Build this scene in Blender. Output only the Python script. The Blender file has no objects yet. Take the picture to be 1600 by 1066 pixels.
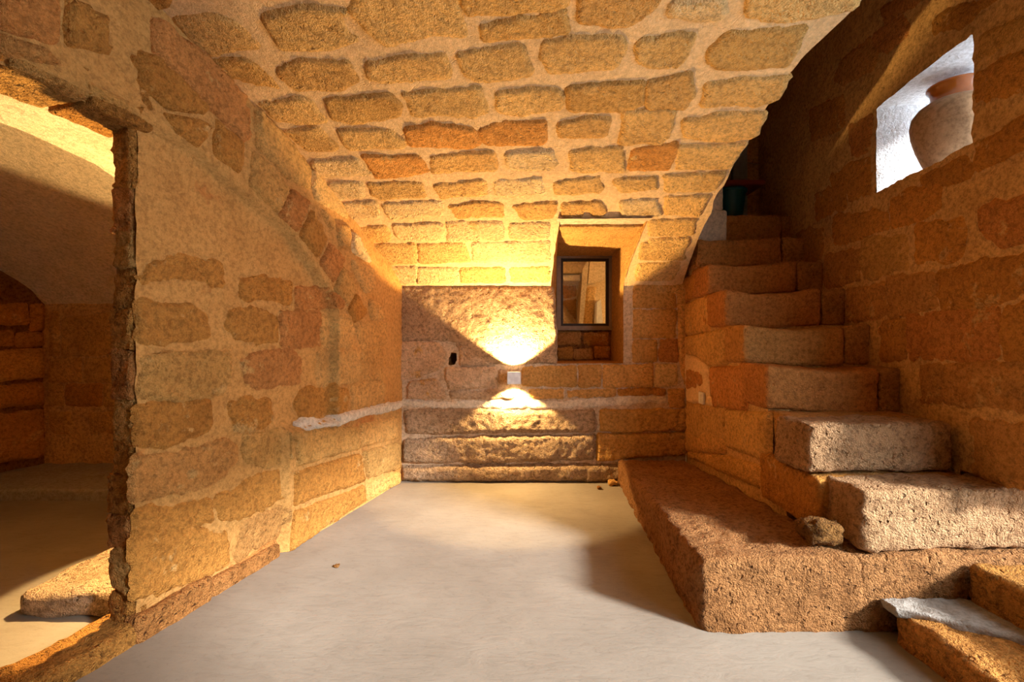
import bpy, bmesh, math, random
import numpy as np
from mathutils import Vector, Matrix
from mathutils.geometry import delaunay_2d_cdt

random.seed(7)
scene = bpy.context.scene
C = scene.collection

# ------------------------------------------------------------------ camera, world, sun, exposure
F, H = 711.0, 1.2                       # focal length in pixels of the 1600 x 1066 frame, eye height in metres
cam = bpy.data.cameras.new('camera')
cam.sensor_width = 36.0
cam.lens = F / 1600.0 * 36.0
cam.clip_start = 0.02
cam_o = bpy.data.objects.new('camera', cam)
C.objects.link(cam_o)
cam_o.location = (0, 0, H)
cam_o.rotation_euler = (math.pi / 2, 0, 0)
scene.camera = cam_o

world = bpy.data.worlds.new('sky')
scene.world = world
world.use_nodes = True
bg = world.node_tree.nodes['Background']
bg.inputs['Color'].default_value = (0.66, 0.82, 1.0, 1)
bg.inputs['Strength'].default_value = 4.6

SUN_H = (0.82, -0.57)                   # horizontal direction towards the sun
SUN_EL = math.radians(27)
sun = bpy.data.lights.new('sun_street_door_offscreen', 'SUN')
sun.energy = 10.5
sun.angle = math.radians(9.0)
sun.color = (0.90, 0.94, 1.0)
sun_o = bpy.data.objects.new('sun_street_door_offscreen', sun)
C.objects.link(sun_o)
sun_o.location = (6, -4, 6)
sdir = Vector((SUN_H[0] * math.cos(SUN_EL), SUN_H[1] * math.cos(SUN_EL), math.sin(SUN_EL)))
sun_o.rotation_euler = sdir.to_track_quat('Z', 'Y').to_euler()

vs = scene.view_settings
scene.display_settings.display_device = 'sRGB'
vs.view_transform = 'Standard'
vs.look = 'None'
vs.exposure = 0.22
vs.gamma = 1.0
vs.use_curve_mapping = False
scene.cycles.use_denoising = True
scene.cycles.max_bounces = 10
scene.cycles.diffuse_bounces = 6
scene.cycles.sample_clamp_indirect = 6.0

LAMP_UP, LAMP_DOWN = 195.0, 70.0
LAMP_COL = (1.0, 0.69, 0.305)
ANNEX_UP, ANNEX_DOWN = 110.0, 130.0

# ------------------------------------------------------------------ helpers
def lin(r, g, b):
    f = lambda c: (c / 255 / 12.92) if c <= 10 else ((c / 255 + 0.055) / 1.055) ** 2.4
    return (f(r), f(g), f(b), 1.0)

def _hash(ix, iy, iz):
    n = (ix.astype(np.int64) * 374761393 + iy.astype(np.int64) * 668265263 + iz.astype(np.int64) * 2147483647) & 0x7fffffff
    n = ((n ^ (n >> 13)) * 1274126177) & 0x7fffffff
    return ((n ^ (n >> 16)) & 0xffff) / 32767.5 - 1.0

def vnoise(p):
    i = np.floor(p); f = p - i; f = f * f * (3 - 2 * f)
    x, y, z = i[:, 0], i[:, 1], i[:, 2]; r = 0
    for dx in (0, 1):
        wx = f[:, 0] if dx else 1 - f[:, 0]
        for dy in (0, 1):
            wy = f[:, 1] if dy else 1 - f[:, 1]
            for dz in (0, 1):
                wz = f[:, 2] if dz else 1 - f[:, 2]
                r = r + wx * wy * wz * _hash(x + dx, y + dy, z + dz)
    return r

def fbm(p, freq, octv=3):
    p = np.asarray(p, float); s = 0; a = 1; t = 0
    for k in range(octv):
        s = s + a * vnoise(p * freq + 17.3 * k); t += a; a *= 0.55; freq *= 2.1
    return s / t

def link(o, parent=None):
    C.objects.link(o)
    if parent is not None:
        o.parent = parent
    return o

def mesh_obj(name, verts, faces, mat, parent=None, smooth=True, color=None):
    me = bpy.data.meshes.new(name)
    me.from_pydata([tuple(map(float, v)) for v in verts], [], [tuple(map(int, f)) for f in faces])
    me.materials.append(mat)
    if smooth:
        me.polygons.foreach_set('use_smooth', [True] * len(me.polygons))
    me.update()
    o = bpy.data.objects.new(name, me)
    if color is not None:
        o.color = color
    return link(o, parent)

def structure(o):
    o['kind'] = 'structure'
    return o

def tag(o, label, cat, group=None):
    o['label'] = label; o['category'] = cat
    if group: o['group'] = group
    return o

def empty(name, loc=(0, 0, 0)):
    o = bpy.data.objects.new(name, None); o.empty_display_size = 0.1
    C.objects.link(o); o.location = loc
    return o

def bm_obj(name, bm, mat, parent=None, smooth=False, color=None, loc=None):
    me = bpy.data.meshes.new(name); bm.to_mesh(me); bm.free(); me.materials.append(mat)
    if smooth:
        me.polygons.foreach_set('use_smooth', [True] * len(me.polygons))
    o = bpy.data.objects.new(name, me)
    if color is not None: o.color = color
    if loc: o.location = loc
    return link(o, parent)

def box_bm(x0, x1, y0, y1, z0, z1, bev=0.0):
    bm = bmesh.new(); bmesh.ops.create_cube(bm, size=1)
    for v in bm.verts:
        v.co = ((x0 + x1) / 2 + v.co.x * (x1 - x0), (y0 + y1) / 2 + v.co.y * (y1 - y0), (z0 + z1) / 2 + v.co.z * (z1 - z0))
    if bev:
        bmesh.ops.bevel(bm, geom=bm.edges[:], offset=bev, segments=2, affect='EDGES')
    return bm

# ------------------------------------------------------------------ materials
def new_mat(name):
    m = bpy.data.materials.new(name); m.use_nodes = True
    nt = m.node_tree; nt.nodes.clear()
    out = nt.nodes.new('ShaderNodeOutputMaterial'); b = nt.nodes.new('ShaderNodeBsdfPrincipled')
    nt.links.new(b.outputs[0], out.inputs[0])
    b.inputs['Specular IOR Level'].default_value = 0.15
    return m, nt, b

def N(nt, typ, **kw):
    n = nt.nodes.new(typ)
    for k, v in kw.items():
        if hasattr(n, k): setattr(n, k, v)
        else: n.inputs[k.replace('_', ' ')].default_value = v
    return n

def ramp(nt, src, stops):
    r = nt.nodes.new('ShaderNodeValToRGB'); e = r.color_ramp.elements
    while len(e) < len(stops): e.new(0.5)
    for el, (p, c) in zip(e, stops):
        el.position = p; el.color = c if len(c) == 4 else (*c, 1)
    nt.links.new(src, r.inputs[0])
    return r.outputs[0]

def mixc(nt, fac, a, b, mode='MIX'):
    m = nt.nodes.new('ShaderNodeMix'); m.data_type = 'RGBA'; m.blend_type = mode
    for sock, val in ((m.inputs[0], fac), (m.inputs[6], a), (m.inputs[7], b)):
        if hasattr(val, 'is_output'): nt.links.new(val, sock)
        else: sock.default_value = val
    return m.outputs[2]

def math_n(nt, op, a, b=None):
    m = nt.nodes.new('ShaderNodeMath'); m.operation = op
    for sock, val in ((m.inputs[0], a), (m.inputs[1], b)):
        if val is None: continue
        if hasattr(val, 'is_output'): nt.links.new(val, sock)
        else: sock.default_value = val
    return m.outputs[0]

def stone_material(name, base=None, grain=1.0, mottle=0.5, pits=0.7, cracks=0.0, bump=0.5, patch=None):
    """granular calcarenite: base colour (or the object's own colour), mottling, sandy grain, pits"""
    m, nt, b = new_mat(name)
    L = nt.links
    tc = N(nt, 'ShaderNodeTexCoord').outputs['Object']
    def noise(scale, detail=4, rough=0.6):
        n = N(nt, 'ShaderNodeTexNoise'); n.inputs['Scale'].default_value = scale
        n.inputs['Detail'].default_value = detail; n.inputs['Roughness'].default_value = rough
        L.new(tc, n.inputs['Vector']); return n.outputs[0]
    if base is None:
        col = N(nt, 'ShaderNodeObjectInfo').outputs['Color']
    else:
        rgb = N(nt, 'ShaderNodeRGB'); rgb.outputs[0].default_value = base; col = rgb.outputs[0]
    big, mid, fine = noise(4.5, 4, 0.65), noise(42, 4, 0.72), noise(130, 2, 0.7)
    om = N(nt, 'ShaderNodeMapping'); om.inputs['Location'].default_value = (3.7, 1.9, 5.3); L.new(tc, om.inputs['Vector'])
    def cnoise(scale, detail):
        n = N(nt, 'ShaderNodeTexNoise'); n.inputs['Scale'].default_value = scale; n.inputs['Detail'].default_value = detail
        n.inputs['Roughness'].default_value = 0.7; L.new(om.outputs[0], n.inputs['Vector']); return n.outputs[0]
    cmid, cfine = cnoise(42, 3), cnoise(130, 1)
    dark = ramp(nt, big, [(0.30, (1 - 0.42 * mottle, 1 - 0.50 * mottle, 1 - 0.60 * mottle)), (0.55, (1, 1, 1)), (0.75, (1 + 0.16 * mottle, 1 + 0.18 * mottle, 1 + 0.25 * mottle))])
    col = mixc(nt, 1.0, col, dark, 'MULTIPLY')
    sp = ramp(nt, cmid, [(0.38, (1 - 0.85 * mottle, 1 - 0.90 * mottle, 1 - 0.95 * mottle)), (0.50, (1, 1, 1)), (0.64, (1.16, 1.17, 1.20))])
    col = mixc(nt, 0.8, col, sp, 'MULTIPLY')
    gr = ramp(nt, cfine, [(0.35, (0.78, 0.75, 0.72)), (0.6, (1.08, 1.08, 1.08))])
    col = mixc(nt, 0.7 * grain, col, gr, 'MULTIPLY')
    vor = N(nt, 'ShaderNodeTexVoronoi'); vor.inputs['Scale'].default_value = 30; vor.inputs['Randomness'].default_value = 1
    wob = mixc(nt, 0.12, tc, noise(14, 2), 'ADD')
    L.new(wob, vor.inputs['Vector'])
    pitmask = ramp(nt, noise(7, 3), [(0.42, (0, 0, 0)), (0.56, (1, 1, 1))])
    pit = ramp(nt, vor.outputs['Distance'], [(0.10, (1, 1, 1)), (0.30, (0, 0, 0))])
    pitv = math_n(nt, 'MULTIPLY', math_n(nt, 'MULTIPLY', pit, pitmask), pits)
    if patch is not None:                                # worn patches of another colour
        pm = ramp(nt, noise(patch[2] if len(patch) > 2 else 1.7, 5, 0.7), [(patch[1], (0, 0, 0)), (patch[1] + 0.06, (1, 1, 1))])
        col = mixc(nt, pm, col, mixc(nt, 1.0, patch[0], sp, 'MULTIPLY'))
    h = math_n(nt, 'ADD', math_n(nt, 'MULTIPLY', mid, 1.0), math_n(nt, 'MULTIPLY', fine, 0.8 * grain))
    h = math_n(nt, 'SUBTRACT', h, math_n(nt, 'MULTIPLY', pitv, 1.1))
    if cracks > 0:
        v2 = N(nt, 'ShaderNodeTexVoronoi'); v2.feature = 'DISTANCE_TO_EDGE'; v2.inputs['Scale'].default_value = 4.5
        L.new(mixc(nt, 0.25, tc, noise(6, 4), 'ADD'), v2.inputs['Vector'])
        ck = ramp(nt, v2.outputs['Distance'], [(0.0, (1, 1, 1)), (0.016, (0, 0, 0))])
        ck = math_n(nt, 'MULTIPLY', math_n(nt, 'MULTIPLY', ck, ramp(nt, noise(3.1, 2), [(0.5, (0, 0, 0)), (0.58, (1, 1, 1))])), cracks)
        h = math_n(nt, 'SUBTRACT', h, ck)
    L.new(col, b.inputs['Base Color'])
    b.inputs['Roughness'].default_value = 0.95
    bp = N(nt, 'ShaderNodeBump'); bp.inputs['Strength'].default_value = bump; bp.inputs['Distance'].default_value = 0.038
    L.new(h, bp.inputs['Height']); L.new(bp.outputs[0], b.inputs['Normal'])
    return m

def plain(name, col, rough=0.6, metal=0.0, spec=0.3):
    m, nt, b = new_mat(name)
    tc = N(nt, 'ShaderNodeTexCoord').outputs['Object']
    n = N(nt, 'ShaderNodeTexNoise'); n.inputs['Scale'].default_value = 25; n.inputs['Detail'].default_value = 4
    nt.links.new(tc, n.inputs['Vector'])
    c = mixc(nt, 1.0, col, ramp(nt, n.outputs[0], [(0.3, (0.82, 0.82, 0.82)), (0.7, (1.08, 1.08, 1.08))]), 'MULTIPLY')
    nt.links.new(c, b.inputs['Base Color'])
    b.inputs['Roughness'].default_value = rough; b.inputs['Metallic'].default_value = metal
    b.inputs['Specular IOR Level'].default_value = spec
    return m

M = {}
M['tufo'] = stone_material('tufo_stone', None, 0.8, 0.42, 0.6, 0.0, 0.75, (lin(214, 164, 96), 0.60, 6.0))
M['tufo_plain'] = stone_material('plain_tufo_stone', None, 0.8, 0.42, 0.7, 0.0, 0.8)
M['tufo_rough'] = stone_material('rough_tufo_stone', None, 0.9, 0.55, 0.9, 0.0, 1.0)
M['mortar_vault'] = stone_material('vault_mortar', lin(224, 182, 128), 0.5, 0.20, 0.15, 0.8, 0.35)
M['mortar_left'] = stone_material('infill_plaster', lin(203, 148, 80), 0.6, 0.34, 0.3, 0.6, 0.45, (lin(186, 118, 58), 0.60))
M['mortar_back'] = stone_material('back_wall_mortar', lin(216, 186, 150), 0.7, 0.4, 0.3, 0.5, 0.5)
M['mortar_right'] = stone_material('stairwell_mortar', lin(214, 166, 102), 0.7, 0.45, 0.4, 0.6, 0.5)
M['soil'] = stone_material('packed_rubble', lin(160, 112, 66), 1.0, 0.6, 0.8, 0.0, 1.0)
M['annex_plaster'] = stone_material('annex_plaster', lin(226, 202, 164), 0.6, 0.3, 0.25, 0.3, 0.45)
M['lime'] = stone_material('lime_plaster', lin(228, 208, 178), 0.6, 0.3, 0.3, 0.0, 0.5)
M['daylit_lime'] = stone_material('daylit_lime', lin(244, 242, 240), 0.4, 0.2, 0.25, 0.0, 0.6)  # whiter lime for the jar niche, its daylight put into the colour
M['cement'] = stone_material('grey_cement', lin(158, 148, 134), 0.5, 0.3, 0.2, 0.0, 0.4)

def floor_material():
    m, nt, b = new_mat('trowelled_cement'); L = nt.links
    tc = N(nt, 'ShaderNodeTexCoord').outputs['Object']
    def noise(scale, detail=4, rough=0.6, vec=tc, dist=0.0):
        n = N(nt, 'ShaderNodeTexNoise'); n.inputs['Scale'].default_value = scale; n.inputs['Detail'].default_value = detail
        n.inputs['Roughness'].default_value = rough; n.inputs['Distortion'].default_value = dist
        L.new(vec, n.inputs['Vector']); return n.outputs[0]
    mp = N(nt, 'ShaderNodeMapping'); mp.inputs['Scale'].default_value = (1.0, 3.2, 1.0); mp.inputs['Rotation'].default_value = (0, 0, 0.5)
    L.new(tc, mp.inputs['Vector'])
    a = noise(1.3, 5, 0.6); t = noise(5.5, 6, 0.7, mp.outputs[0], 2.2); s = noise(60, 2)
    col = ramp(nt, a, [(0.30, lin(130, 117, 100)), (0.52, lin(144, 131, 113)), (0.72, lin(156, 143, 124))])
    col = mixc(nt, 0.5, col, ramp(nt, t, [(0.35, (0.80, 0.79, 0.78)), (0.5, (1, 1, 1)), (0.7, (1.07, 1.07, 1.07))]), 'MULTIPLY')
    col = mixc(nt, 0.5, col, ramp(nt, s, [(0.25, (0.75, 0.73, 0.7)), (0.40, (1, 1, 1))]), 'MULTIPLY')
    L.new(col, b.inputs['Base Color'])
    b.inputs['Roughness'].default_value = 0.72; b.inputs['Specular IOR Level'].default_value = 0.25
    bp = N(nt, 'ShaderNodeBump'); bp.inputs['Strength'].default_value = 0.25; bp.inputs['Distance'].default_value = 0.01
    L.new(math_n(nt, 'ADD', t, math_n(nt, 'MULTIPLY', s, 0.3)), bp.inputs['Height']); L.new(bp.outputs[0], b.inputs['Normal'])
    return m
M['floor'] = floor_material()
M['white_metal'] = plain('white_lacquered_metal', lin(232, 230, 228), 0.4)
M['plastic'] = plain('ivory_plastic', lin(232, 220, 196), 0.4)
M['frame'] = plain('weathered_window_frame', lin(150, 128, 104), 0.7)
M['bead'] = plain('dark_window_bead', lin(62, 48, 36), 0.6)
M['teal'] = plain('teal_enamel', lin(20, 78, 92), 0.4)
M['redwood'] = plain('red_brown_board', lin(120, 44, 22), 0.7)
M['clay'] = stone_material('fired_clay', lin(178, 142, 106), 0.4, 0.35, 0.1, 0.0, 0.12)
M['glaze'] = plain('amber_glaze', lin(168, 92, 30), 0.12, 0.0, 0.6)
M['doorblue'] = plain('pale_blue_paint', lin(150, 160, 172), 0.7)
def emit_mat(name, col, st):
    m = bpy.data.materials.new(name); m.use_nodes = True; nt = m.node_tree; nt.nodes.clear()
    o = nt.nodes.new('ShaderNodeOutputMaterial'); e = nt.nodes.new('ShaderNodeEmission')
    e.inputs[0].default_value = (*col, 1); e.inputs[1].default_value = st; nt.links.new(e.outputs[0], o.inputs[0])
    return m
M['led'] = emit_mat('lamp_led', LAMP_COL, 30.0)
def glass_mat():
    m = bpy.data.materials.new('window_glass'); m.use_nodes = True; nt = m.node_tree; nt.nodes.clear()
    o = nt.nodes.new('ShaderNodeOutputMaterial'); mx = nt.nodes.new('ShaderNodeMixShader')
    t = nt.nodes.new('ShaderNodeBsdfTransparent'); g = nt.nodes.new('ShaderNodeBsdfGlossy')
    t.inputs[0].default_value = (0.94, 0.95, 0.94, 1); g.inputs['Roughness'].default_value = 0.03
    mx.inputs[0].default_value = 0.05
    nt.links.new(t.outputs[0], mx.inputs[1]); nt.links.new(g.outputs[0], mx.inputs[2]); nt.links.new(mx.outputs[0], o.inputs[0])
    return m
M['glass'] = glass_mat()

# stone tints (object colours)
TINT = {
 'y': lin(232, 180, 106), 'o': lin(224, 154, 76), 'p': lin(234, 194, 134), 't': lin(216, 162, 88), 'd': lin(204, 140, 64),
 'b': lin(200, 142, 76), 'r': lin(206, 138, 72), 'g': lin(216, 180, 140), 'k': lin(150, 102, 52), 'l': lin(224, 168, 94),
}
def tint(k):
    c = TINT[k]; v = random.uniform(0.90, 1.10); h = random.uniform(-0.04, 0.04)
    return (c[0] * v, c[1] * v * (1 - h * 0.6), c[2] * v * (1 - h * 1.5), 1)

# ------------------------------------------------------------------ surfaces of the room
def ray(px, py):
    return (px - 800.0) / F, (533.0 - py) / F     # X / Y and (z - H) / Y

class Plane:
    def __init__(s, o, u, n, off=None):
        s.o = np.array(o, float); s.u = np.array(u, float); s.u /= np.linalg.norm(s.u)
        s.v = np.array((0, 0, 1.0)); s.n = np.array(n, float); s.n /= np.linalg.norm(s.n); s.off = off
    def hit(s, px, py):
        a, b = ray(px, py); d = np.array((a, 1.0, b)); c = np.array((0, 0, H))
        t = np.dot(s.o - c, s.n) / np.dot(d, s.n); p = c + d * t
        return float(np.dot(p - s.o, s.u)), float(np.dot(p - s.o, s.v))
    def pos(s, a, b, w):
        a = np.asarray(a, float); b = np.asarray(b, float); w = np.asarray(w, float)
        if s.off is not None: w = w + s.off(a, b)
        return s.o + a[:, None] * s.u + b[:, None] * s.v + w[:, None] * s.n

class Vault:
    """barrel vault along X with the profile (Y, z); coordinates are X and arc length from the back springing"""
    def __init__(s, pts):
        P = np.array(pts, float); t = np.arange(len(P)); tt = np.linspace(0, len(P) - 1, 40 * len(P))
        Y, Z = np.interp(tt, t, P[:, 0]), np.interp(tt, t, P[:, 1])
        k = np.hanning(51); k /= k.sum()
        Yp = np.pad(Y, 25, mode='edge'); Zp = np.pad(Z, 25, mode='edge')
        Y = np.convolve(Yp, k, 'valid'); Z = np.convolve(Zp, k, 'valid')
        s.Y, s.Z = Y, Z
        s.s = np.concatenate(([0], np.cumsum(np.hypot(np.diff(Y), np.diff(Z)))))
        dy, dz = np.gradient(Y, s.s), np.gradient(Z, s.s)
        s.ny, s.nz = dz, -dy                                   # rotated tangent
        if s.nz[len(s.nz) // 2] > 0: s.ny, s.nz = -s.ny, -s.nz
    def hit(s, px, py):
        a, b = ray(px, py); f = s.Z - (H + b * s.Y)
        i = np.where((f[:-1] <= 0) != (f[1:] <= 0))[0]
        i = i[0]
        t = f[i] / (f[i] - f[i + 1]); Y = s.Y[i] + t * (s.Y[i + 1] - s.Y[i])
        return a * Y, float(s.s[i] + t * (s.s[i + 1] - s.s[i]))
    def pos(s, a, b, w):
        a = np.asarray(a, float); b = np.asarray(b, float); w = np.asarray(w, float)
        Y, Z = np.interp(b, s.s, s.Y), np.interp(b, s.s, s.Z)
        ny, nz = np.interp(b, s.s, s.ny), np.interp(b, s.s, s.nz)
        return np.stack([a, Y + ny * w, Z + nz * w], 1)
    def s_at(s, Y):
        return float(np.interp(-Y, -s.Y, s.s))

D = 3.896                                                     # distance of the back wall
PROFILE = [(3.90, 1.66), (3.80, 1.76), (3.60, 1.87), (3.40, 1.965), (3.20, 2.055), (2.80, 2.235), (2.33, 2.42), (1.915, 2.555),
           (1.4, 2.65), (0.9, 2.69), (0.4, 2.66), (-0.1, 2.58), (-0.6, 2.45), (-1.1, 2.25), (-1.6, 1.98), (-2.1, 1.64)]
VAULT = Vault(PROFILE)
BACK = Plane((0, D, 0), (1, 0, 0), (0, -1, 0))
LM = 0.249
LN = math.hypot(1, LM)
def lw_x(Y): return -1.958 + LM * Y
ARCH = [(-0.45, 1.35), (-0.36, 1.52), (0.0, 1.83), (0.33, 1.95), (0.56, 2.046), (0.81, 2.084), (1.3, 2.10), (1.79, 2.084), (2.04, 2.046), (2.27, 1.95), (2.6, 1.83), (2.96, 1.52), (3.05, 1.35)]
AY, AZ = np.array([p[0] for p in ARCH]), np.array([p[1] for p in ARCH])
def left_off(a, b):
    Y = a / LN
    arch = np.where((b > np.interp(Y, AY, AZ)) | (Y > 3.02), 0.05, 0.0)
    low = np.where((Y > 2.60) & (b < 0.68), 0.045, 0.0)
    return np.where(b < 0.68, np.where(Y > 2.60, low, 0.0), arch)
LEFT = Plane((-1.958, 0, 0), (LM, 1, 0), (1, -LM, 0), left_off)
RM = 0.146
RN = math.hypot(1, RM)
def rw_x(Y): return 1.82 + RM * Y
RIGHT = Plane((1.82, 0, 0), (RM, 1, 0), (-1, RM, 0))
SM = 0.024
SIDE = Plane((1.39, 0, 0), (SM, 1, 0), (-1, SM, 0))
def sw_x(Y): return 1.39 + SM * Y

def axis(lo, hi, step, breaks=()):
    pts = sorted({round(lo, 5), round(hi, 5)} | {round(b, 5) for b in breaks if lo < b < hi}); out = [pts[0]]
    for p, q in zip(pts, pts[1:]):
        n = max(1, int(round((q - p) / step)))
        out += [p + (q - p) * k / n for k in range(1, n + 1)]
    return np.array(out)

def surface_mesh(name, surf, A, B, mat, amp=0.006, freq=7, drop=None, warp=None, w0=0.0, parent=None, octv=4):
    ga, gb = np.meshgrid(A, B); a, b = ga.ravel(), gb.ravel()
    if warp: a, b = warp(a, b)
    p = surf.pos(a, b, np.zeros_like(a))
    w = w0 + amp * fbm(p, freq, octv)
    w = w - 0.006; v = surf.pos(a, b, w); na = len(A); faces = []
    ca, cb = (A[:-1] + A[1:]) / 2, (B[:-1] + B[1:]) / 2
    for j in range(len(B) - 1):
        for i in range(na - 1):
            if drop and drop(ca[i], cb[j]): continue
            k = j * na + i; faces.append((k, k + 1, k + na + 1, k + na))
    o = mesh_obj(name, v, faces, mat, parent)
    return o

def fix_normals(o, toward):
    """make the faces look towards a point in the room"""
    me = o.data; t = Vector(toward); bm = bmesh.new(); bm.from_mesh(me)
    s = sum((t - f.calc_center_median()).normalized().dot(f.normal) * f.calc_area() for f in bm.faces)
    if s < 0: bmesh.ops.reverse_faces(bm, faces=bm.faces[:])
    bm.to_mesh(me); bm.free()
    return o

FR = {'A1': (0, 0, 1.974), 'A2': (0, 520, 1.953), 'A3': (400, 0, 2.664), 'A4': (800, 0, 2.664), 'A5': (540, 320, 2.317), 'A6': (1040, 240, 2.318),
      'A7': (940, 600, 2.288), 'B2': (0, 440, 1.904), 'B3': (840, 320, 4.1), 'B8': (380, 250, 2.368), 'C1': (200, 0, 3.2), 'C2': (170, 400, 3.331),
      'C3': (170, 640, 3.331), 'C4': (500, 240, 4.0), 'C5': (1260, 0, 3.553), 'C6': (1240, 260, 3.136), 'C7': (1040, 330, 3.045), 'P': (0, 0, 1.0)}

stone_count = 0
def stone(surf, poly2, parent, color, proud=0.006, rough=0.006, step=0.018, jit=0.012, mat='tufo', grow=0.008, name='stone_block', edge=0.012, depth=0.010):
    """one block of masonry: ragged outline, rounded arris, hewn face; poly2 in surface coordinates (metres)"""
    global stone_count
    stone_count += 1
    P = np.array(poly2, float)
    if np.sum(P[:, 0] * np.roll(P[:, 1], -1) - np.roll(P[:, 0], -1) * P[:, 1]) < 0: P = P[::-1]
    # cut the corners once, then resample the outline
    Q = []
    for i in range(len(P)):
        p, q = P[i], P[(i + 1) % len(P)]; L = np.linalg.norm(q - p); c = min(0.010, 0.25 * L)
        Q += [p + (q - p) * c / max(L, 1e-6), q - (q - p) * c / max(L, 1e-6)]
    Q = np.array(Q); O = []
    for i in range(len(Q)):
        p, q = Q[i], Q[(i + 1) % len(Q)]; n = max(1, int(round(np.linalg.norm(q - p) / step)))
        for k in range(n): O.append(p + (q - p) * k / n)
    O = np.array(O)
    s3 = np.stack([O[:, 0], O[:, 1], np.full(len(O), stone_count * 3.7)], 1)
    tang = np.roll(O, -1, 0) - np.roll(O, 1, 0); tang /= np.maximum(np.linalg.norm(tang, axis=1), 1e-9)[:, None]
    nrm = np.stack([tang[:, 1], -tang[:, 0]], 1)
    O = O + nrm * (grow + jit * (fbm(s3, 11, 2) + 0.9 * fbm(s3 + 5, 36, 3)))[:, None]
    lo, hi = O.min(0), O.max(0)
    ga, gb = np.meshgrid(np.arange(lo[0], hi[0], step), np.arange(lo[1], hi[1], step))
    G = np.stack([ga.ravel(), gb.ravel()], 1)
    G += (np.random.RandomState(stone_count).rand(*G.shape) - 0.5) * step * 0.5
    a, b = O, np.roll(O, -1, 0)
    def sdist(G):
        if len(G) == 0: return np.zeros(0), np.zeros(0, bool)
        ab = b - a; ap = G[:, None, :] - a[None]
        t = np.clip((ap * ab).sum(2) / np.maximum((ab * ab).sum(1), 1e-12), 0, 1)
        d = np.linalg.norm(ap - t[..., None] * ab, axis=2).min(1)
        c = ((a[None, :, 1] > G[:, None, 1]) != (b[None, :, 1] > G[:, None, 1]))
        xi = a[None, :, 0] + (G[:, None, 1] - a[None, :, 1]) / np.where(np.abs(ab[None, :, 1]) < 1e-9, 1e-9, ab[None, :, 1]) * ab[None, :, 0]
        return d, ((c & (G[:, None, 0] < xi)).sum(1) % 2) == 1
    d, ins = sdist(G)
    G = G[ins & (d > step * 0.45)]
    V = np.concatenate([O, G]); n = len(O)
    res = delaunay_2d_cdt([Vector(v) for v in V], [(i, (i + 1) % n) for i in range(n)], [], 1, 1e-6)
    V = np.array([tuple(v) for v in res[0]]); faces = [tuple(f) for f in res[2]]
    d, _ = sdist(V)
    e = np.clip(d / edge, 0, 1); e = e * e * (3 - 2 * e)
    s3 = np.stack([V[:, 0], V[:, 1], np.full(len(V), stone_count * 1.3)], 1)
    w = -depth + (depth + proud) * e + rough * (fbm(s3, 9, 2) * 0.8 + 0.7 * fbm(s3, 40, 2)) * (0.3 + 0.7 * e)
    p = surf.pos(V[:, 0], V[:, 1], w)
    o = mesh_obj(name, p, faces, M[mat], parent, True, color)
    return fix_normals(o, (0.1, 1.0, 1.2))

def traced(surf, frame, lst, parent, **kw):
    ox, oy, sc = FR[frame]
    for item in lst:
        pts, col = item[0], item[1]; extra = dict(kw)
        if len(item) > 2: extra.update(item[2])
        px = [(ox + pts[i] / sc, oy + pts[i + 1] / sc) for i in range(0, len(pts), 2)]
        h2 = [surf.hit(*p) for p in px]
        if surf is VAULT: h2 = [(x + 0.03 if x > 1.17 else x, v) for (x, v) in h2]
        stone(surf, h2, parent, tint(col), **extra)

def rock_box(name, x0, x1, y0, y1, z0, z1, mat, parent, color=None, r=0.03, rough=0.008, step=0.03, xf=None, dip=0.0, seed=0, freq=9):
    """a hewn block: rounded box with worn arrises and a pitted surface; xf maps the points, dip hollows the top"""
    hx, hy, hz = (x1 - x0) / 2, (y1 - y0) / 2, (z1 - z0) / 2; c = np.array(((x0 + x1) / 2, (y0 + y1) / 2, (z0 + z1) / 2))
    r = min(r, hx * 0.9, hy * 0.9, hz * 0.9)
    def ax(h):
        n = max(2, int(round(2 * (h - r) / step)))
        core = np.linspace(-(h - r), h - r, n + 1); k = np.array([-h, -h + r * 0.29, -h + r * 0.62])
        return np.concatenate([k, core, -k[::-1]])
    X, Y, Z = ax(hx), ax(hy), ax(hz); vid = {}; V = []; Fc = []
    def vert(i, j, k):
        if (i, j, k) not in vid: vid[(i, j, k)] = len(V); V.append((X[i], Y[j], Z[k]))
        return vid[(i, j, k)]
    nx, ny, nz = len(X) - 1, len(Y) - 1, len(Z) - 1
    for k in (0, nz):
        for i in range(nx):
            for j in range(ny):
                q = [vert(i, j, k), vert(i + 1, j, k), vert(i + 1, j + 1, k), vert(i, j + 1, k)]; Fc.append(q if k else q[::-1])
    for j in (0, ny):
        for i in range(nx):
            for k in range(nz):
                q = [vert(i, j, k), vert(i + 1, j, k), vert(i + 1, j, k + 1), vert(i, j, k + 1)]; Fc.append(q[::-1] if j else q)
    for i in (0, nx):
        for j in range(ny):
            for k in range(nz):
                q = [vert(i, j, k), vert(i, j + 1, k), vert(i, j + 1, k + 1), vert(i, j, k + 1)]; Fc.append(q if i else q[::-1])
    V = np.array(V); h = np.array((hx, hy, hz)); core = np.clip(V, -(h - r), h - r); dv = V - core
    ln = np.linalg.norm(dv, axis=1); nrm = dv / np.maximum(ln, 1e-9)[:, None]
    V = core + nrm * r
    if dip:
        u = np.clip(V[:, 0] / hx, -1, 1); top = np.clip(V[:, 2] / hz, 0, 1)
        V[:, 2] -= dip * (1 - u * u) * top * np.clip(0.5 - V[:, 1] / (2 * hy) * 0.8, 0, 1.2)
    P = V + c
    if xf: P = xf(P)
    s = P + seed * 3.1
    P = P + nrm * (rough * (fbm(s, freq, 2) + 0.7 * fbm(s + 9, freq * 4, 3)))[:, None]
    return mesh_obj(name, P, Fc, M[mat], parent, True, color)

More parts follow.
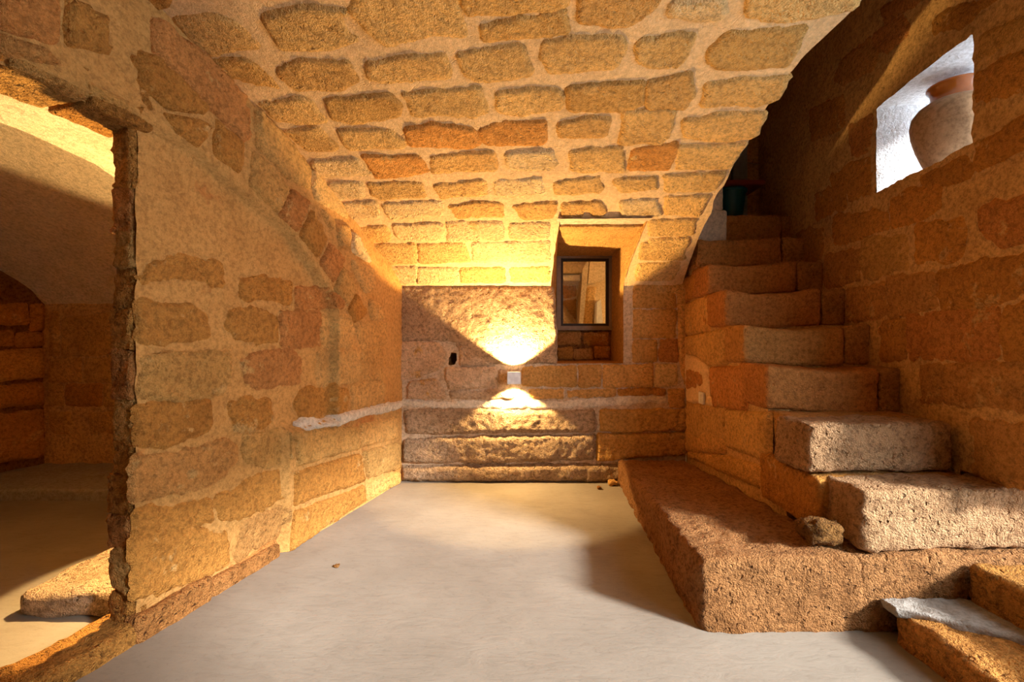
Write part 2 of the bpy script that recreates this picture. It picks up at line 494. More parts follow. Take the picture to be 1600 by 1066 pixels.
# ------------------------------------------------------------------ floor
fx = axis(-5.2, 3.0, 0.12); fy = axis(-2.4, 5.0, 0.12)
gx, gy = np.meshgrid(fx, fy); p = np.stack([gx.ravel(), gy.ravel(), np.zeros(gx.size)], 1)
p[:, 2] = 0.004 * fbm(p, 1.5, 3) - 0.003
floor = structure(mesh_obj('floor', p, [(j * len(fx) + i, j * len(fx) + i + 1, (j + 1) * len(fx) + i + 1, (j + 1) * len(fx) + i) for j in range(len(fy) - 1) for i in range(len(fx) - 1)], M['floor']))

# ------------------------------------------------------------------ niche in the back wall (cut through wall and vault foot)
NX0, NX1, NZ0, NZ1, NYB = 0.335, 0.955, 1.008, 2.05, 4.47
s_niche = VAULT.s_at(3.215)

# vault
vsv = axis(0, VAULT.s[-1], 0.028, (s_niche,))
vx = axis(-2.6, 1.34, 0.025, (NX0, NX1))
EDGE = [(3.92, 1.46), (3.6, 1.42), (3.4, 1.387), (3.0, 1.352), (2.8, 1.335), (2.1, 1.33), (1.85, 1.40), (1.5, 1.42), (-2.2, 1.42)]
def vault_edge(Y): return np.interp(-np.asarray(Y, float), [-e[0] for e in EDGE], [e[1] for e in EDGE])
def vault_warp(a, b):
    Y = np.interp(b, VAULT.s, VAULT.Y); left = lw_x(Y) - 0.12
    a2 = np.maximum(a, left)
    q = np.stack([b, b * 0 + 3, b * 0], 1)
    edge = 0.022 * fbm(q, 7, 3) + vault_edge(Y) - 1.34
    a2 = np.where(a > 1.0, a2 + edge * np.clip((a - 1.0) / 0.34, 0, 1), a2)
    e2 = 0.006 * fbm(np.stack([a * 0, b, b * 0 + 1], 1), 14, 2)
    return a2 + np.where((np.abs(a - NX0) < 1e-4) | (np.abs(a - NX1) < 1e-4), e2, 0), b
ceiling = structure(surface_mesh('ceiling', VAULT, vx, vsv, M['mortar_vault'], 0.008, 7, lambda a, b: NX0 < a < NX1 and b < s_niche, vault_warp))
fix_normals(ceiling, (0, 1, 1))

# back wall
CX0, CX1, CZ0, CZ1 = -0.545, -0.470, 0.992, 1.105             # hole broken out beside the lamp
bx = axis(-1.6, 1.49, 0.025, (NX0, NX1, CX0, CX1)); bz = axis(0, 1.76, 0.025, (NZ0, CZ0, CZ1))
def back_warp(a, b):
    ca, cb = (CX0 + CX1) / 2, (CZ0 + CZ1) / 2; near = (a > CX0 - 1e-4) & (a < CX1 + 1e-4) & (b > CZ0 - 1e-4) & (b < CZ1 + 1e-4)
    f = np.where(np.abs((a - ca) / (CX1 - CX0) - (b - cb) / (CZ1 - CZ0)) > 0.7, 0.62, 0.95) + 0.12 * fbm(np.stack([a, b, b * 0 + 4], 1), 60, 2)
    return np.where(near, ca + (a - ca) * f, a), np.where(near, cb + (b - cb) * f, b)
wall_back = structure(surface_mesh('wall_back', BACK, bx, bz, M['mortar_back'], 0.010, 7, lambda a, b: (NX0 < a < NX1 and b > NZ0) or (CX0 < a < CX1 and CZ0 < b < CZ1), back_warp))
fix_normals(wall_back, (0, 1, 1))

# niche lining
def quad_grid(name, p00, p10, p11, p01, mat, parent, amp=0.006, step=0.04, toward=(0.6, 1.5, 1.2), freq=8):
    p00, p10, p11, p01 = [np.array(q, float) for q in (p00, p10, p11, p01)]
    nu = max(2, int(max(np.linalg.norm(p10 - p00), np.linalg.norm(p11 - p01)) / step)); nv = max(2, int(max(np.linalg.norm(p01 - p00), np.linalg.norm(p11 - p10)) / step))
    u, v = np.meshgrid(np.linspace(0, 1, nu + 1), np.linspace(0, 1, nv + 1)); u, v = u.ravel()[:, None], v.ravel()[:, None]
    P = p00 * (1 - u) * (1 - v) + p10 * u * (1 - v) + p11 * u * v + p01 * (1 - u) * v
    n = np.cross(p10 - p00, p01 - p00); n /= np.linalg.norm(n)
    P = P + n * (amp * fbm(P, freq, 3))[:, None]; k = nu + 1
    fc = [(j * k + i, j * k + i + 1, (j + 1) * k + i + 1, (j + 1) * k + i) for j in range(nv) for i in range(nu)]
    return fix_normals(mesh_obj(name, P, fc, mat, parent), toward)
def nich_prof(z):                      # Y of the room surface at height z
    return D if z < 1.68 else float(np.interp(z, VAULT.Z[:400], VAULT.Y[:400]))
NBX0 = 0.44
for side, xf_, xb_ in (('l', NX0, NBX0), ('r', NX1, 0.975)):
    zs = [NZ0 - 0.01] + list(np.linspace(1.2, NZ1 + 0.005, 14)); rows = []
    for z in zs:
        y0 = nich_prof(z) + 0.004
        rows.append([(xf_ + (xb_ - xf_) * t, y0 + (NYB + 0.02 - y0) * t, z) for t in np.linspace(0, 1, 12)])
    V = np.array([q for r_ in rows for q in r_]); V[:, 0] += 0.007 * fbm(V, 9, 3)
    fc = [(j * 12 + i, j * 12 + i + 1, (j + 1) * 12 + i + 1, (j + 1) * 12 + i) for j in range(len(zs) - 1) for i in range(11)]
    fix_normals(mesh_obj('niche_jamb', V, fc, M['tufo'], wall_back, True, TINT['t']), (0.65, 4.2, 1.5))
quad_grid('niche_soffit', (NX0 - 0.02, 3.16, NZ1), (NX1 + 0.02, 3.16, NZ1), (1.0, NYB + 0.02, NZ1 + 0.005), (NBX0 - 0.03, NYB + 0.02, NZ1 + 0.005), M['mortar_back'], wall_back, 0.008, 0.04, (0.65, 4.0, 1.5))
quad_grid('niche_sill', (NX0 - 0.02, D - 0.005, NZ0), (NX1 + 0.02, D - 0.005, NZ0), (1.0, NYB + 0.02, NZ0), (NBX0 - 0.03, NYB + 0.02, NZ0), M['tufo'], wall_back, 0.006, 0.04, (0.65, 4.0, 1.5)).color = TINT['d']
WZ0, WZ1 = 1.31, 2.05
rock_box('niche_lintel', NX0 + 0.01, 1.0, 3.32, NYB + 0.01, 2.030, 2.12, 'tufo_plain', wall_back, TINT['t'], r=0.012, rough=0.006, step=0.03, seed=33)
quad_grid('niche_back', (NBX0 - 0.03, NYB, NZ0 - 0.02), (1.0, NYB, NZ0 - 0.02), (1.0, NYB, WZ0 + 0.01), (NBX0 - 0.03, NYB, WZ0 + 0.01), M['soil'], wall_back, 0.01, 0.03)
NB = Plane((0, NYB, 0), (1, 0, 0), (0, -1, 0))
for x0, x1, z0, z1, c in ((0.45, 0.60, 1.03, 1.14, 'd'), (0.61, 0.80, 1.02, 1.13, 'b'), (0.81, 0.96, 1.03, 1.15, 'd'), (0.45, 0.68, 1.16, 1.29, 'b'), (0.70, 0.95, 1.16, 1.29, 'd')):
    stone(NB, [(x0, z0), (x1, z0), (x1, z1), (x0, z1)], wall_back, tint(c), 0.01)

# stones of the vault ------------------------------------------------------------------
kw = dict(proud=0.006, rough=0.007, grow=0.014)
traced(VAULT, 'C1', [
 ([10, -60, 235, -60, 200, 30, 100, 60, 62, 75], 'd'),
 ([230, 110, 420, 75, 560, 130, 665, 235, 640, 250, 400, 280, 340, 265], 'y'),
 ([670, 95, 900, 35, 1110, 60, 1050, 90, 1100, 180, 1150, 205, 1000, 250, 770, 260], 'y'),
 ([410, 310, 600, 300, 690, 360, 765, 450, 620, 420, 480, 380], 't')], ceiling, **kw)
traced(VAULT, 'A3', [
 ([400, -60, 820, -60, 830, 0, 870, 90, 880, 160, 740, 150, 540, 195, 470, 140, 385, 40], 'y'),
 ([855, -60, 1300, -60, 1300, 0, 1290, 32, 1080, 55, 880, 70, 860, 20], 't'),
 ([930, 112, 1290, 45, 1300, 140, 1060, 165, 940, 175], 't'),
 ([75, 290, 170, 250, 380, 255, 430, 340, 350, 375, 170, 380, 100, 330], 'l'),
 ([455, 265, 600, 240, 780, 225, 815, 300, 800, 330, 560, 345, 465, 335], 'y'),
 ([840, 230, 1000, 195, 1100, 190, 1150, 300, 1130, 325, 920, 345, 860, 310], 'y'),
 ([10, 430, 200, 410, 240, 440, 290, 510, 180, 515, 90, 505], 'y'),
 ([285, 415, 560, 390, 600, 440, 590, 490, 400, 515, 320, 500], 't'),
 ([610, 390, 930, 365, 970, 470, 900, 490, 760, 475, 650, 490], 'y'),
 ([1000, 385, 1250, 370, 1290, 400, 1270, 460, 1080, 485, 1010, 470], 'y'),
 ([110, 545, 250, 530, 330, 600, 330, 625, 220, 630, 180, 600], 'y'),
 ([335, 545, 560, 540, 630, 600, 610, 620, 390, 625], 'y'),
 ([620, 545, 740, 515, 910, 540, 940, 600, 900, 620, 640, 610], 'o'),
 ([930, 545, 1000, 510, 1205, 510, 1200, 600, 980, 610, 945, 590], 'o'),
 ([230, 670, 420, 660, 480, 730, 260, 740], 'p'),
 ([440, 650, 680, 650, 725, 715, 640, 735, 500, 745], 'o'),
 ([725, 655, 980, 630, 1000, 640, 1000, 710, 860, 715, 730, 725], 'l'),
 ([1040, 640, 1230, 630, 1260, 690, 1220, 710, 1050, 705], 'p'),
 ([290, 760, 440, 760, 450, 820, 330, 835], 'p'),
 ([465, 765, 690, 760, 705, 820, 530, 830, 480, 815], 'y'),
 ([735, 770, 950, 755, 960, 815, 770, 830], 'y'),
 ([990, 755, 1190, 740, 1200, 810, 1000, 820], 'p'),
 ([340, 850, 500, 840, 510, 910, 370, 920], 'p'),
 ([520, 850, 770, 840, 770, 900, 560, 915], 'p'),
 ([800, 860, 930, 840, 1020, 850, 1030, 905, 840, 910], 'l'),
 ([1065, 860, 1250, 840, 1240, 910, 1110, 915], 'l')], ceiling, **kw)
traced(VAULT, 'A4', [
 ([280, -60, 630, -60, 610, 0, 590, 50, 480, 115, 300, 110, 270, 80], 'l'),
 ([660, 20, 880, -10, 890, 70, 830, 95, 650, 70], 'p'),
 ([980, -60, 1440, -60, 1400, 40, 1200, 85, 1060, 92, 970, 65], 'y'),
 ([120, 180, 240, 155, 460, 165, 480, 200, 430, 290, 160, 305, 115, 240], 'y'),
 ([530, 170, 700, 140, 770, 150, 720, 260, 690, 285, 540, 280, 520, 220], 'y'),
 ([820, 210, 900, 140, 1100, 120, 1200, 112, 1140, 250, 1120, 285, 860, 290, 810, 260], 't'),
 ([230, 365, 400, 345, 550, 345, 550, 440, 470, 465, 230, 465], 't'),
 ([560, 340, 740, 310, 750, 400, 720, 455, 560, 455], 'l'),
 ([810, 350, 960, 325, 1130, 325, 1080, 420, 1000, 440, 790, 440], 'y'),
 ([185, 520, 330, 490, 410, 500, 390, 570, 200, 575], 'l'),
 ([460, 465, 640, 455, 680, 470, 650, 580, 620, 600, 450, 600], 'y'),
 ([710, 505, 860, 475, 1040, 470, 995, 570, 870, 590, 720, 580], 'y'),
 ([240, 630, 460, 610, 470, 720, 250, 715], 'y'),
 ([500, 625, 690, 590, 690, 640, 650, 710, 490, 710], 'o'),
 ([690, 610, 950, 600, 890, 700, 690, 705], 'y'),
 ([180, 760, 370, 735, 380, 800, 180, 815], 'y'),
 ([420, 750, 590, 740, 610, 790, 450, 800], 'y'),
 ([630, 730, 870, 720, 825, 800, 640, 800], 'y'),
 ([210, 850, 370, 840, 390, 880, 380, 900, 332, 905, 332, 880, 297, 880, 297, 908, 210, 908], 'l'),
 ([450, 840, 600, 830, 620, 900, 460, 900], 'p'),
 ([640, 820, 805, 815, 765, 900, 640, 900], 'y'),
 ([570, 922, 750, 912, 735, 980, 575, 985], 'y'),
 ([570, 1000, 725, 992, 700, 1060, 570, 1064], 'y')], ceiling, **kw)
traced(VAULT, 'C4', [
 ([205, 465, 410, 455, 440, 500, 430, 555, 240, 555], 'y'), ([450, 450, 760, 440, 770, 540, 490, 545], 'p'),
 ([790, 430, 1140, 430, 1150, 540, 800, 550], 'p'), ([1180, 440, 1430, 430, 1430, 530, 1190, 540], 'p'),
 ([260, 570, 590, 570, 600, 690, 330, 700], 'y'), ([610, 570, 900, 560, 940, 680, 620, 685], 'y'), ([950, 560, 1430, 550, 1430, 680, 960, 680], 'p'),
 ([330, 715, 600, 710, 600, 815, 340, 820], 'p'), ([610, 715, 870, 715, 870, 810, 610, 815], 'p'),
 ([880, 720, 1150, 715, 1150, 805, 880, 810], 'y'), ([1190, 720, 1430, 710, 1430, 800, 1200, 805], 'y')], ceiling, **kw)
traced(VAULT, 'A5', [([1070, 140, 1200, 140, 1215, 200, 1060, 200], 'y'), ([1060, 215, 1200, 210, 1175, 272, 1050, 276]  , 'y')], ceiling, **kw)
# courses of the vault above the frame
s0 = VAULT.s_at(1.80)
row = 0
while s0 < VAULT.s_at(0.5):
    hgt = 0.17; x = -1.6 + (0.2 if row % 2 else 0.0)
    while x < 1.3:
        L = random.uniform(0.36, 0.46)
        if x > lw_x(1.2) + 0.05 and x + L < 1.36:
            stone(VAULT, [(x, s0), (x + L, s0), (x + L, s0 + hgt), (x, s0 + hgt)], ceiling, tint(random.choice('yytl')), step=0.03, **kw)
        x += L + 0.05
    s0 += hgt + 0.05; row += 1

# stones of the back wall ------------------------------------------------------------------
traced(BACK, 'A5', [
 ([168, 300, 395, 296, 755, 298, 762, 440, 762, 572, 545, 578, 430, 578, 402, 495, 168, 492], 'g', dict(rough=0.006, proud=0.004, step=0.014, mat='tufo_rough')),
 ([165, 500, 330, 496, 362, 540, 352, 590, 262, 625, 190, 640, 165, 560], 'g', dict(rough=0.014)),
 ([362, 592, 545, 586, 550, 660, 372, 668, 357, 620], 'g', dict(proud=0.02)),
 ([228, 642, 330, 627, 358, 680, 365, 703, 222, 700], 'g', dict(proud=0.015)),
 ([410, 500, 540, 582, 415, 584], 'g'),
 ([553, 600, 636, 598, 636, 648, 555, 648], 'g'), ([640, 588, 835, 584, 838, 658, 640, 655], 't', dict(proud=0.012)),
 ([843, 583, 925, 583, 925, 660, 846, 660], 'l', dict(proud=0.014)), ([931, 580, 1114, 578, 1114, 660, 931, 662], 'l', dict(proud=0.014)),
 ([1122, 576, 1198, 580, 1203, 655, 1118, 660], 'p', dict(proud=0.012)),
 ([375, 674, 550, 670, 620, 688, 600, 703, 380, 703], 'g', dict(rough=0.01)), ([660, 668, 788, 668, 788, 702, 670, 700], 'l', dict(rough=0.012)),
 ([800, 674, 980, 666, 975, 693, 805, 700], 'l', dict(rough=0.012)), ([985, 666, 1160, 666, 1160, 690, 990, 692], 'd'),
 ([1168, 668, 1228, 664, 1228, 735, 1175, 735], 'l'),
 ([208, 742, 420, 736, 700, 746, 900, 742, 914, 800, 900, 825, 600, 825, 300, 833, 215, 830], 'g', dict(rough=0.012, proud=0.022, step=0.016, mat='tufo_rough', edge=0.03)),
 ([922, 742, 1235, 742, 1235, 815, 1000, 824, 922, 820], 't', dict(rough=0.012, proud=0.025)),
 ([208, 850, 500, 838, 905, 832, 900, 925, 500, 935, 203, 935], 'g', dict(rough=0.012, proud=0.028, step=0.016, mat='tufo_rough', edge=0.03)),
 ([912, 830, 1235, 824, 1235, 905, 1000, 920, 908, 925], 't', dict(rough=0.012, proud=0.03)),
 ([200, 943, 600, 940, 985, 937, 1100, 937, 1100, 1003, 200, 1003], 'g', dict(rough=0.016, proud=0.045, step=0.018, mat='tufo_rough', edge=0.04)),
 ([1046, 286, 1190, 284, 1198, 374, 1042, 374], 't', dict(rough=0.003)), ([1042, 380, 1200, 380, 1197, 480, 1042, 484], 'l', dict(rough=0.003)),
 ([1044, 490, 1128, 487, 1128, 570, 1040, 570], 'l'), ([1136, 487, 1204, 484, 1204, 568, 1136, 568], 'r'),
], wall_back, proud=0.008, rough=0.008)
traced(BACK, 'A5', [([180, 702, 350, 715, 550, 710, 760, 713, 1000, 692, 1165, 692, 1170, 714, 1000, 726, 760, 736, 560, 740, 350, 736, 190, 726], 'p')], wall_back, proud=0.002, rough=0.006, jit=0.016, step=0.016, mat='lime', name='mortar_band')
traced(BACK, 'A5', [([1192, 240, 1240, 245, 1240, 640, 1228, 655, 1206, 560, 1206, 380], 'l')], wall_back, proud=0.016, rough=0.010, jit=0.012, name='mortar_band')
# rubble in the corner between left and back wall
traced(BACK, 'C2', [([1365, 168, 1470, 165, 1466, 218, 1375, 222], 't', dict(proud=0.04)), ([1385, 232, 1420, 232, 1418, 300, 1392, 300], 'p', dict(proud=0.03)),
 ([1425, 280, 1455, 290, 1450, 330, 1428, 330], 'd', dict(proud=0.03))], wall_back, jit=0.004, step=0.012, edge=0.012)
# the broken-out hole beside the lamp
ck = [[(CX0 - 0.03, D + 0.016, CZ0 - 0.03), (CX1 + 0.03, D + 0.016, CZ0 - 0.03), (CX1 + 0.03, D + 0.016, CZ1 + 0.03), (CX0 - 0.03, D + 0.016, CZ1 + 0.03)], [(CX0 + 0.01, D + 0.06, CZ0 + 0.012), (CX1 - 0.012, D + 0.06, CZ0 + 0.01), (CX1 - 0.01, D + 0.06, CZ1 - 0.012), (CX0 + 0.012, D + 0.06, CZ1 - 0.01)],
      [(CX0 + 0.02, D + 0.12, CZ0 + 0.03), (CX1 - 0.02, D + 0.12, CZ0 + 0.02), (CX1 - 0.02, D + 0.12, CZ1 - 0.03), (CX0 + 0.025, D + 0.12, CZ1 - 0.025)]]
fix_normals(mesh_obj('cavity', [q for r_ in ck for q in r_], [(k * 4 + i_, k * 4 + (i_ + 1) % 4, k * 4 + 4 + (i_ + 1) % 4, k * 4 + 4 + i_) for k in range(2) for i_ in range(4)] + [(8, 9, 10, 11)], M['soil'], wall_back, False), ((CX0 + CX1) / 2, D + 0.02, (CZ0 + CZ1) / 2))

# ------------------------------------------------------------------ left wall: thick arch filled in with a thin wall, doorway cut through
OY0, OY1, OZ = 0.45, 1.827, 2.07
la = axis(-2.2 * LN, 3.93 * LN, 0.025, (OY0 * LN, OY1 * LN)); lb = axis(0, 2.75, 0.025, (OZ,))
def left_warp(a, b):
    e = 0.012 * fbm(np.stack([b, b * 0, b * 0 + 2], 1), 13, 3)
    Y = a / LN; za = np.interp(Y, AY, AZ); on = (Y > -0.44) & (Y < 3.02) & (za > 1.40)
    b = np.where(on & (b > za - 0.0125) & (b <= za + 0.0125), za - 0.002, np.where(on & (b > za + 0.0125) & (b <= za + 0.0375), za + 0.003, b))
    return a + np.where(np.abs(a - OY1 * LN) < 1e-4, e, 0), b
wall_left = structure(surface_mesh('wall_left', LEFT, la, lb, M['mortar_left'], 0.010, 6, lambda a, b: OY0 * LN < a < OY1 * LN and b < OZ, left_warp))
fix_normals(wall_left, (0.5, 2, 1.2))
def prism(name, poly, w0, w1, mat, parent, color=None):
    """polygon in (Y, z) of the left wall extruded from offset w0 to w1"""
    n = len(poly); A = np.array([q[0] * LN for q in poly]); B = np.array([q[1] for q in poly])
    P = np.concatenate([LEFT.o + A[:, None] * LEFT.u + B[:, None] * LEFT.v + w * LEFT.n for w in (w0, w1)])
    bm = bmesh.new(); vv = [bm.verts.new(tuple(q)) for q in P]
    f1 = bm.faces.new(vv[:n]); f2 = bm.faces.new(vv[n:][::-1])
    for i in range(n): bm.faces.new((vv[i], vv[n + i], vv[n + (i + 1) % n], vv[(i + 1) % n]))
    bmesh.ops.recalc_face_normals(bm, faces=bm.faces[:]); bmesh.ops.triangulate(bm, faces=[f1, f2])
    return bm_obj(name, bm, mat, parent, False, color)
prism('arch_core', [(4.3, -0.05), (4.3, 3.0), (-2.3, 3.0), (-2.3, -0.05)] + [(-0.45, -0.05)] + ARCH + [(3.05, -0.05)], -0.03, -0.56, M['annex_plaster'], wall_left)
zi = lambda Y: float(np.interp(Y, AY, AZ))
prism('infill_core', [(OY1 + 0.03, -0.05), (3.1, -0.05), (3.1, 1.3), (2.98, zi(2.98)), (2.6, zi(2.6)), (2.27, zi(2.27)), (OY1 + 0.03, 2.09)], -0.02, -0.11, M['mortar_left'], wall_left)
prism('infill_core', [(-0.5, -0.05), (OY0 - 0.02, -0.05), (OY0 - 0.02, 2.0), (0.0, zi(0.0)), (-0.5, 1.35)], -0.012, -0.15, M['mortar_left'], wall_left)

def left_xf(P):        # (depth into the wall, Y along it, z) -> world; x = w offset
    return LEFT.o + (P[:, 1] * LN)[:, None] * LEFT.u + P[:, 2][:, None] * LEFT.v + P[:, 0][:, None] * LEFT.n
jz = [0.05, 0.19, 0.36, 0.50, 0.66, 0.80, 0.97, 1.16, 1.33, 1.50, 1.64, 1.82, 2.075]
for k in range(len(jz) - 1):
    ln = random.uniform(-0.018, 0.018)
    rock_box('jamb_stone', -0.128 + random.uniform(-0.012, 0.012), -0.016, OY1 - 0.014 + ln * 0.6, OY1 + 0.14, jz[k] - 0.004, jz[k + 1] + 0.004, 'tufo_rough', wall_left,
             tint('dtrd'[k % 4]), r=0.014, rough=0.016, step=0.016, xf=left_xf, seed=k, freq=14)
# lowest voussoirs over the doorway, seen from below
for k in range(7):
    y0 = 0.30 + k * 0.225
    zb = zi(y0 + 0.11) - 0.03
    rock_box('arch_stone', -0.22, 0.035, y0 + 0.004, y0 + 0.222, zb, zb + 0.17, 'tufo_rough', wall_left, tint('dtdt'[k % 4]), r=0.02, rough=0.012, step=0.022, xf=left_xf, seed=20 + k)
kl = dict(proud=0.006, rough=0.010, jit=0.022, grow=0.018)
ka = dict(proud=0.020, rough=0.009, jit=0.007, edge=0.010, grow=0.002)
traced(LEFT, 'C2', [
 ([160, 130, 230, 60, 330, 20, 480, 15, 580, 40, 600, 150, 480, 130, 400, 110, 250, 120], 'd'),
 ([690, 130, 800, 110, 950, 140, 950, 250, 860, 225, 700, 215], 'd'), ([972, 180, 1070, 160, 1190, 230, 1200, 270, 1080, 255, 985, 285], 'r'),
 ([155, 220, 270, 260, 420, 270, 510, 310, 520, 430, 330, 440, 220, 450, 150, 430], 'd'), ([620, 290, 750, 260, 880, 320, 880, 450, 680, 440, 640, 380], 'd'),
 ([895, 295, 1100, 300, 1105, 470, 1000, 480, 905, 470], 'r'), ([1112, 315, 1230, 320, 1240, 478, 1112, 475], 'l'),
 ([175, 530, 330, 500, 640, 510, 640, 620, 580, 710, 350, 740, 165, 730], 't'), ([705, 560, 780, 495, 960, 490, 1000, 540, 990, 650, 750, 690, 715, 640], 'r'),
 ([1090, 500, 1275, 495, 1275, 650, 1090, 680], 'l'), ([1290, 485, 1390, 482, 1395, 635, 1290, 640], 'l'), ([1258, 350, 1418, 355, 1418, 450, 1390, 472, 1280, 470], 'l'),
 ([155, 790, 280, 780, 520, 760, 540, 880, 480, 930, 300, 990, 160, 1000], 'd'), ([620, 770, 740, 730, 850, 760, 850, 850, 800, 890, 660, 915, 640, 840], 'd'),
 ([1000, 690, 1215, 690, 1215, 800, 1110, 835, 1000, 830, 980, 760], 'd'), ([1230, 680, 1400, 652, 1410, 760, 1300, 790, 1235, 800], 'l')], wall_left, **kl)
traced(LEFT, 'C3', [
 ([140, 240, 330, 235, 500, 190, 600, 150, 660, 200, 660, 280, 550, 380, 300, 440, 130, 480], 'b'), ([710, 130, 915, 95, 920, 250, 850, 280, 720, 290], 't'),
 ([140, 545, 520, 460, 540, 580, 300, 640, 140, 655], 'd'), ([140, 670, 450, 628, 620, 645, 630, 790, 480, 880, 300, 935, 130, 990], 'd'),
 ([570, 470, 700, 390, 890, 320, 900, 440, 800, 530, 640, 570, 580, 560], 'd'), ([710, 600, 900, 500, 900, 600, 870, 660, 670, 780], 'b'),
 ([530, 905, 700, 795, 870, 685, 880, 750, 700, 862, 560, 945], 'r'), ([210, 1060, 350, 965, 520, 895, 530, 955, 400, 1060], 'r')], wall_left, **kl)
traced(LEFT, 'C3', [
 ([932, 100, 1270, 82, 1270, 210, 1100, 250, 940, 305], 't'), ([1280, 75, 1478, 28, 1478, 150, 1280, 203], 'l'), ([930, 322, 1280, 222, 1310, 378, 1100, 438, 930, 505], 'd'),
 ([1290, 214, 1490, 162, 1490, 308, 1320, 366], 't'), ([930, 522, 1300, 392, 1310, 480, 1130, 592, 900, 745], 'd'), ([1316, 384, 1490, 322, 1490, 382, 1310, 476], 'l')],
 wall_left, proud=0.020, rough=0.012, jit=0.008, grow=0.000)
traced(LEFT, 'C2', [([965, 872, 1000, 842, 1110, 852, 1230, 805, 1400, 772, 1500, 755, 1500, 788, 1300, 832, 1180, 872, 1080, 892, 985, 905], 'p')], wall_left, proud=0.022, rough=0.008, jit=0.012, step=0.016, mat='lime', name='mortar_band')
# voussoirs of the big arch and the stones between arch and vault
traced(LEFT, 'B8', [
 ([30, 30, 150, 110, 100, 200, 20, 130], 't'), ([160, 112, 220, 172, 175, 268, 102, 208], 'r'), ([230, 182, 288, 290, 250, 368, 180, 278], 'd'),
 ([295, 302, 352, 372, 313, 458, 255, 382], 'r'), ([347, 392, 400, 480, 360, 548, 312, 478], 't'), ([397, 490, 438, 570, 390, 608, 362, 555], 'd'),
 ([230, 22, 340, 150, 366, 222, 240, 150, 225, 90], 'y'), ([320, 237, 368, 242, 370, 330, 332, 330], 'l'), ([252, 168, 316, 228, 305, 280], 'l'),
 ([372, 362, 460, 402, 464, 478, 432, 498, 392, 425], 'l'), ([378, 262, 402, 275, 455, 385, 378, 345], 'p'), ([440, 505, 480, 530, 500, 590, 450, 600], 'l')], wall_left, **ka)
traced(LEFT, 'C1', [
 ([62, 92, 130, 104, 380, 305, 555, 490, 575, 700, 540, 718, 330, 520, 62, 260], 'r'), ([592, 525, 700, 625, 876, 835, 876, 955, 760, 895, 602, 735], 't'),
 ([5, 250, 110, 300, 365, 540, 350, 585, 150, 555, 5, 420], 'd'), ([130, 565, 330, 603, 388, 640, 308, 748, 200, 680], 'd'),
 ([402, 592, 540, 722, 520, 878, 392, 780, 382, 690], 'd'), ([590, 752, 750, 900, 710, 1038, 560, 930], 't'), ([770, 942, 878, 1012, 868, 1056, 735, 1050], 'r')], wall_left, **ka)
traced(LEFT, 'A1', [
 ([-60, -30, 155, -30, 155, 125, 130, 148, -60, 90], 'r'), ([168, -20, 300, 58, 318, 178, 170, 148], 'd'), ([-60, 100, 108, 150, 175, 212, -60, 178], 'b'),
 ([372, 172, 455, 200, 545, 295, 420, 262], 'd'), ([240, 250, 380, 320, 372, 352, 250, 300], 't')], wall_left, **ka)

# sill of the lowest course running through the doorway
trim = structure(rock_box('trim_1', -0.19, 0.02, 0.35, 1.96, -0.04, 0.075, 'tufo_rough', None, tint('d'), r=0.035, rough=0.018, step=0.025, xf=left_xf, seed=50))
for (y0, y1, z1, w1, c) in ((1.80, 2.14, 0.105, 0.035, 'r'), (2.14, 2.56, 0.075, 0.03, 'r')):
    rock_box('sill_stone', -0.05, w1, y0, y1, -0.04, z1, 'tufo_rough', trim, tint(c), r=0.025, rough=0.012, step=0.022, xf=left_xf, seed=int(y0 * 30))

# ------------------------------------------------------------------ right wall with the through-niche and the street door beyond the frame
RY0, RY1, RZ0, RZ1 = 2.10, 2.80, 2.105, 2.635
DY0, DY1, DZ1 = -0.7, 1.82, 2.45
ra = axis(-2.2 * RN, 4.7 * RN, 0.03, (RY0 * RN, RY1 * RN, DY0 * RN, DY1 * RN, 2.175 * RN)); rb = axis(0, 3.8, 0.03, (RZ0, RZ1, DZ1, 0.585))
def right_warp(a, b):
    e = np.abs(0.030 * fbm(np.stack([b, a, b * 0 + 2], 1), 17, 3)); e2 = np.abs(0.030 * fbm(np.stack([a, b, b * 0 + 7], 1), 17, 3))
    va = (b > RZ0 - .01) & (b < RZ1 + .01); ha = (a > RY0 * RN - .01) & (a < RY1 * RN + .01)
    da = np.where(va & (np.abs(a - RY0 * RN) < 1e-3), e, 0) - np.where(va & (np.abs(a - RY1 * RN) < 1e-3), e, 0)
    db = np.where(ha & (np.abs(b - RZ0) < 1e-3), e2, 0) - np.where(ha & (np.abs(b - RZ1) < 1e-3), e2, 0)
    return a + da, b + db
wall_right = structure(surface_mesh('wall_right', RIGHT, ra, rb, M['mortar_right'], 0.014, 5,
    lambda a, b: (RY0 * RN < a < RY1 * RN and RZ0 < b < RZ1) or (DY0 * RN < a < DY1 * RN and b < DZ1) or (DY1 * RN < a < 2.175 * RN and b < 0.585), right_warp))
fix_normals(wall_right, (0.5, 2, 1.5))
def right_pt(Y, w, z):
    q = RIGHT.o + Y * RN * RIGHT.u + w * RIGHT.n; return (q[0], q[1], z)
TH = 0.52
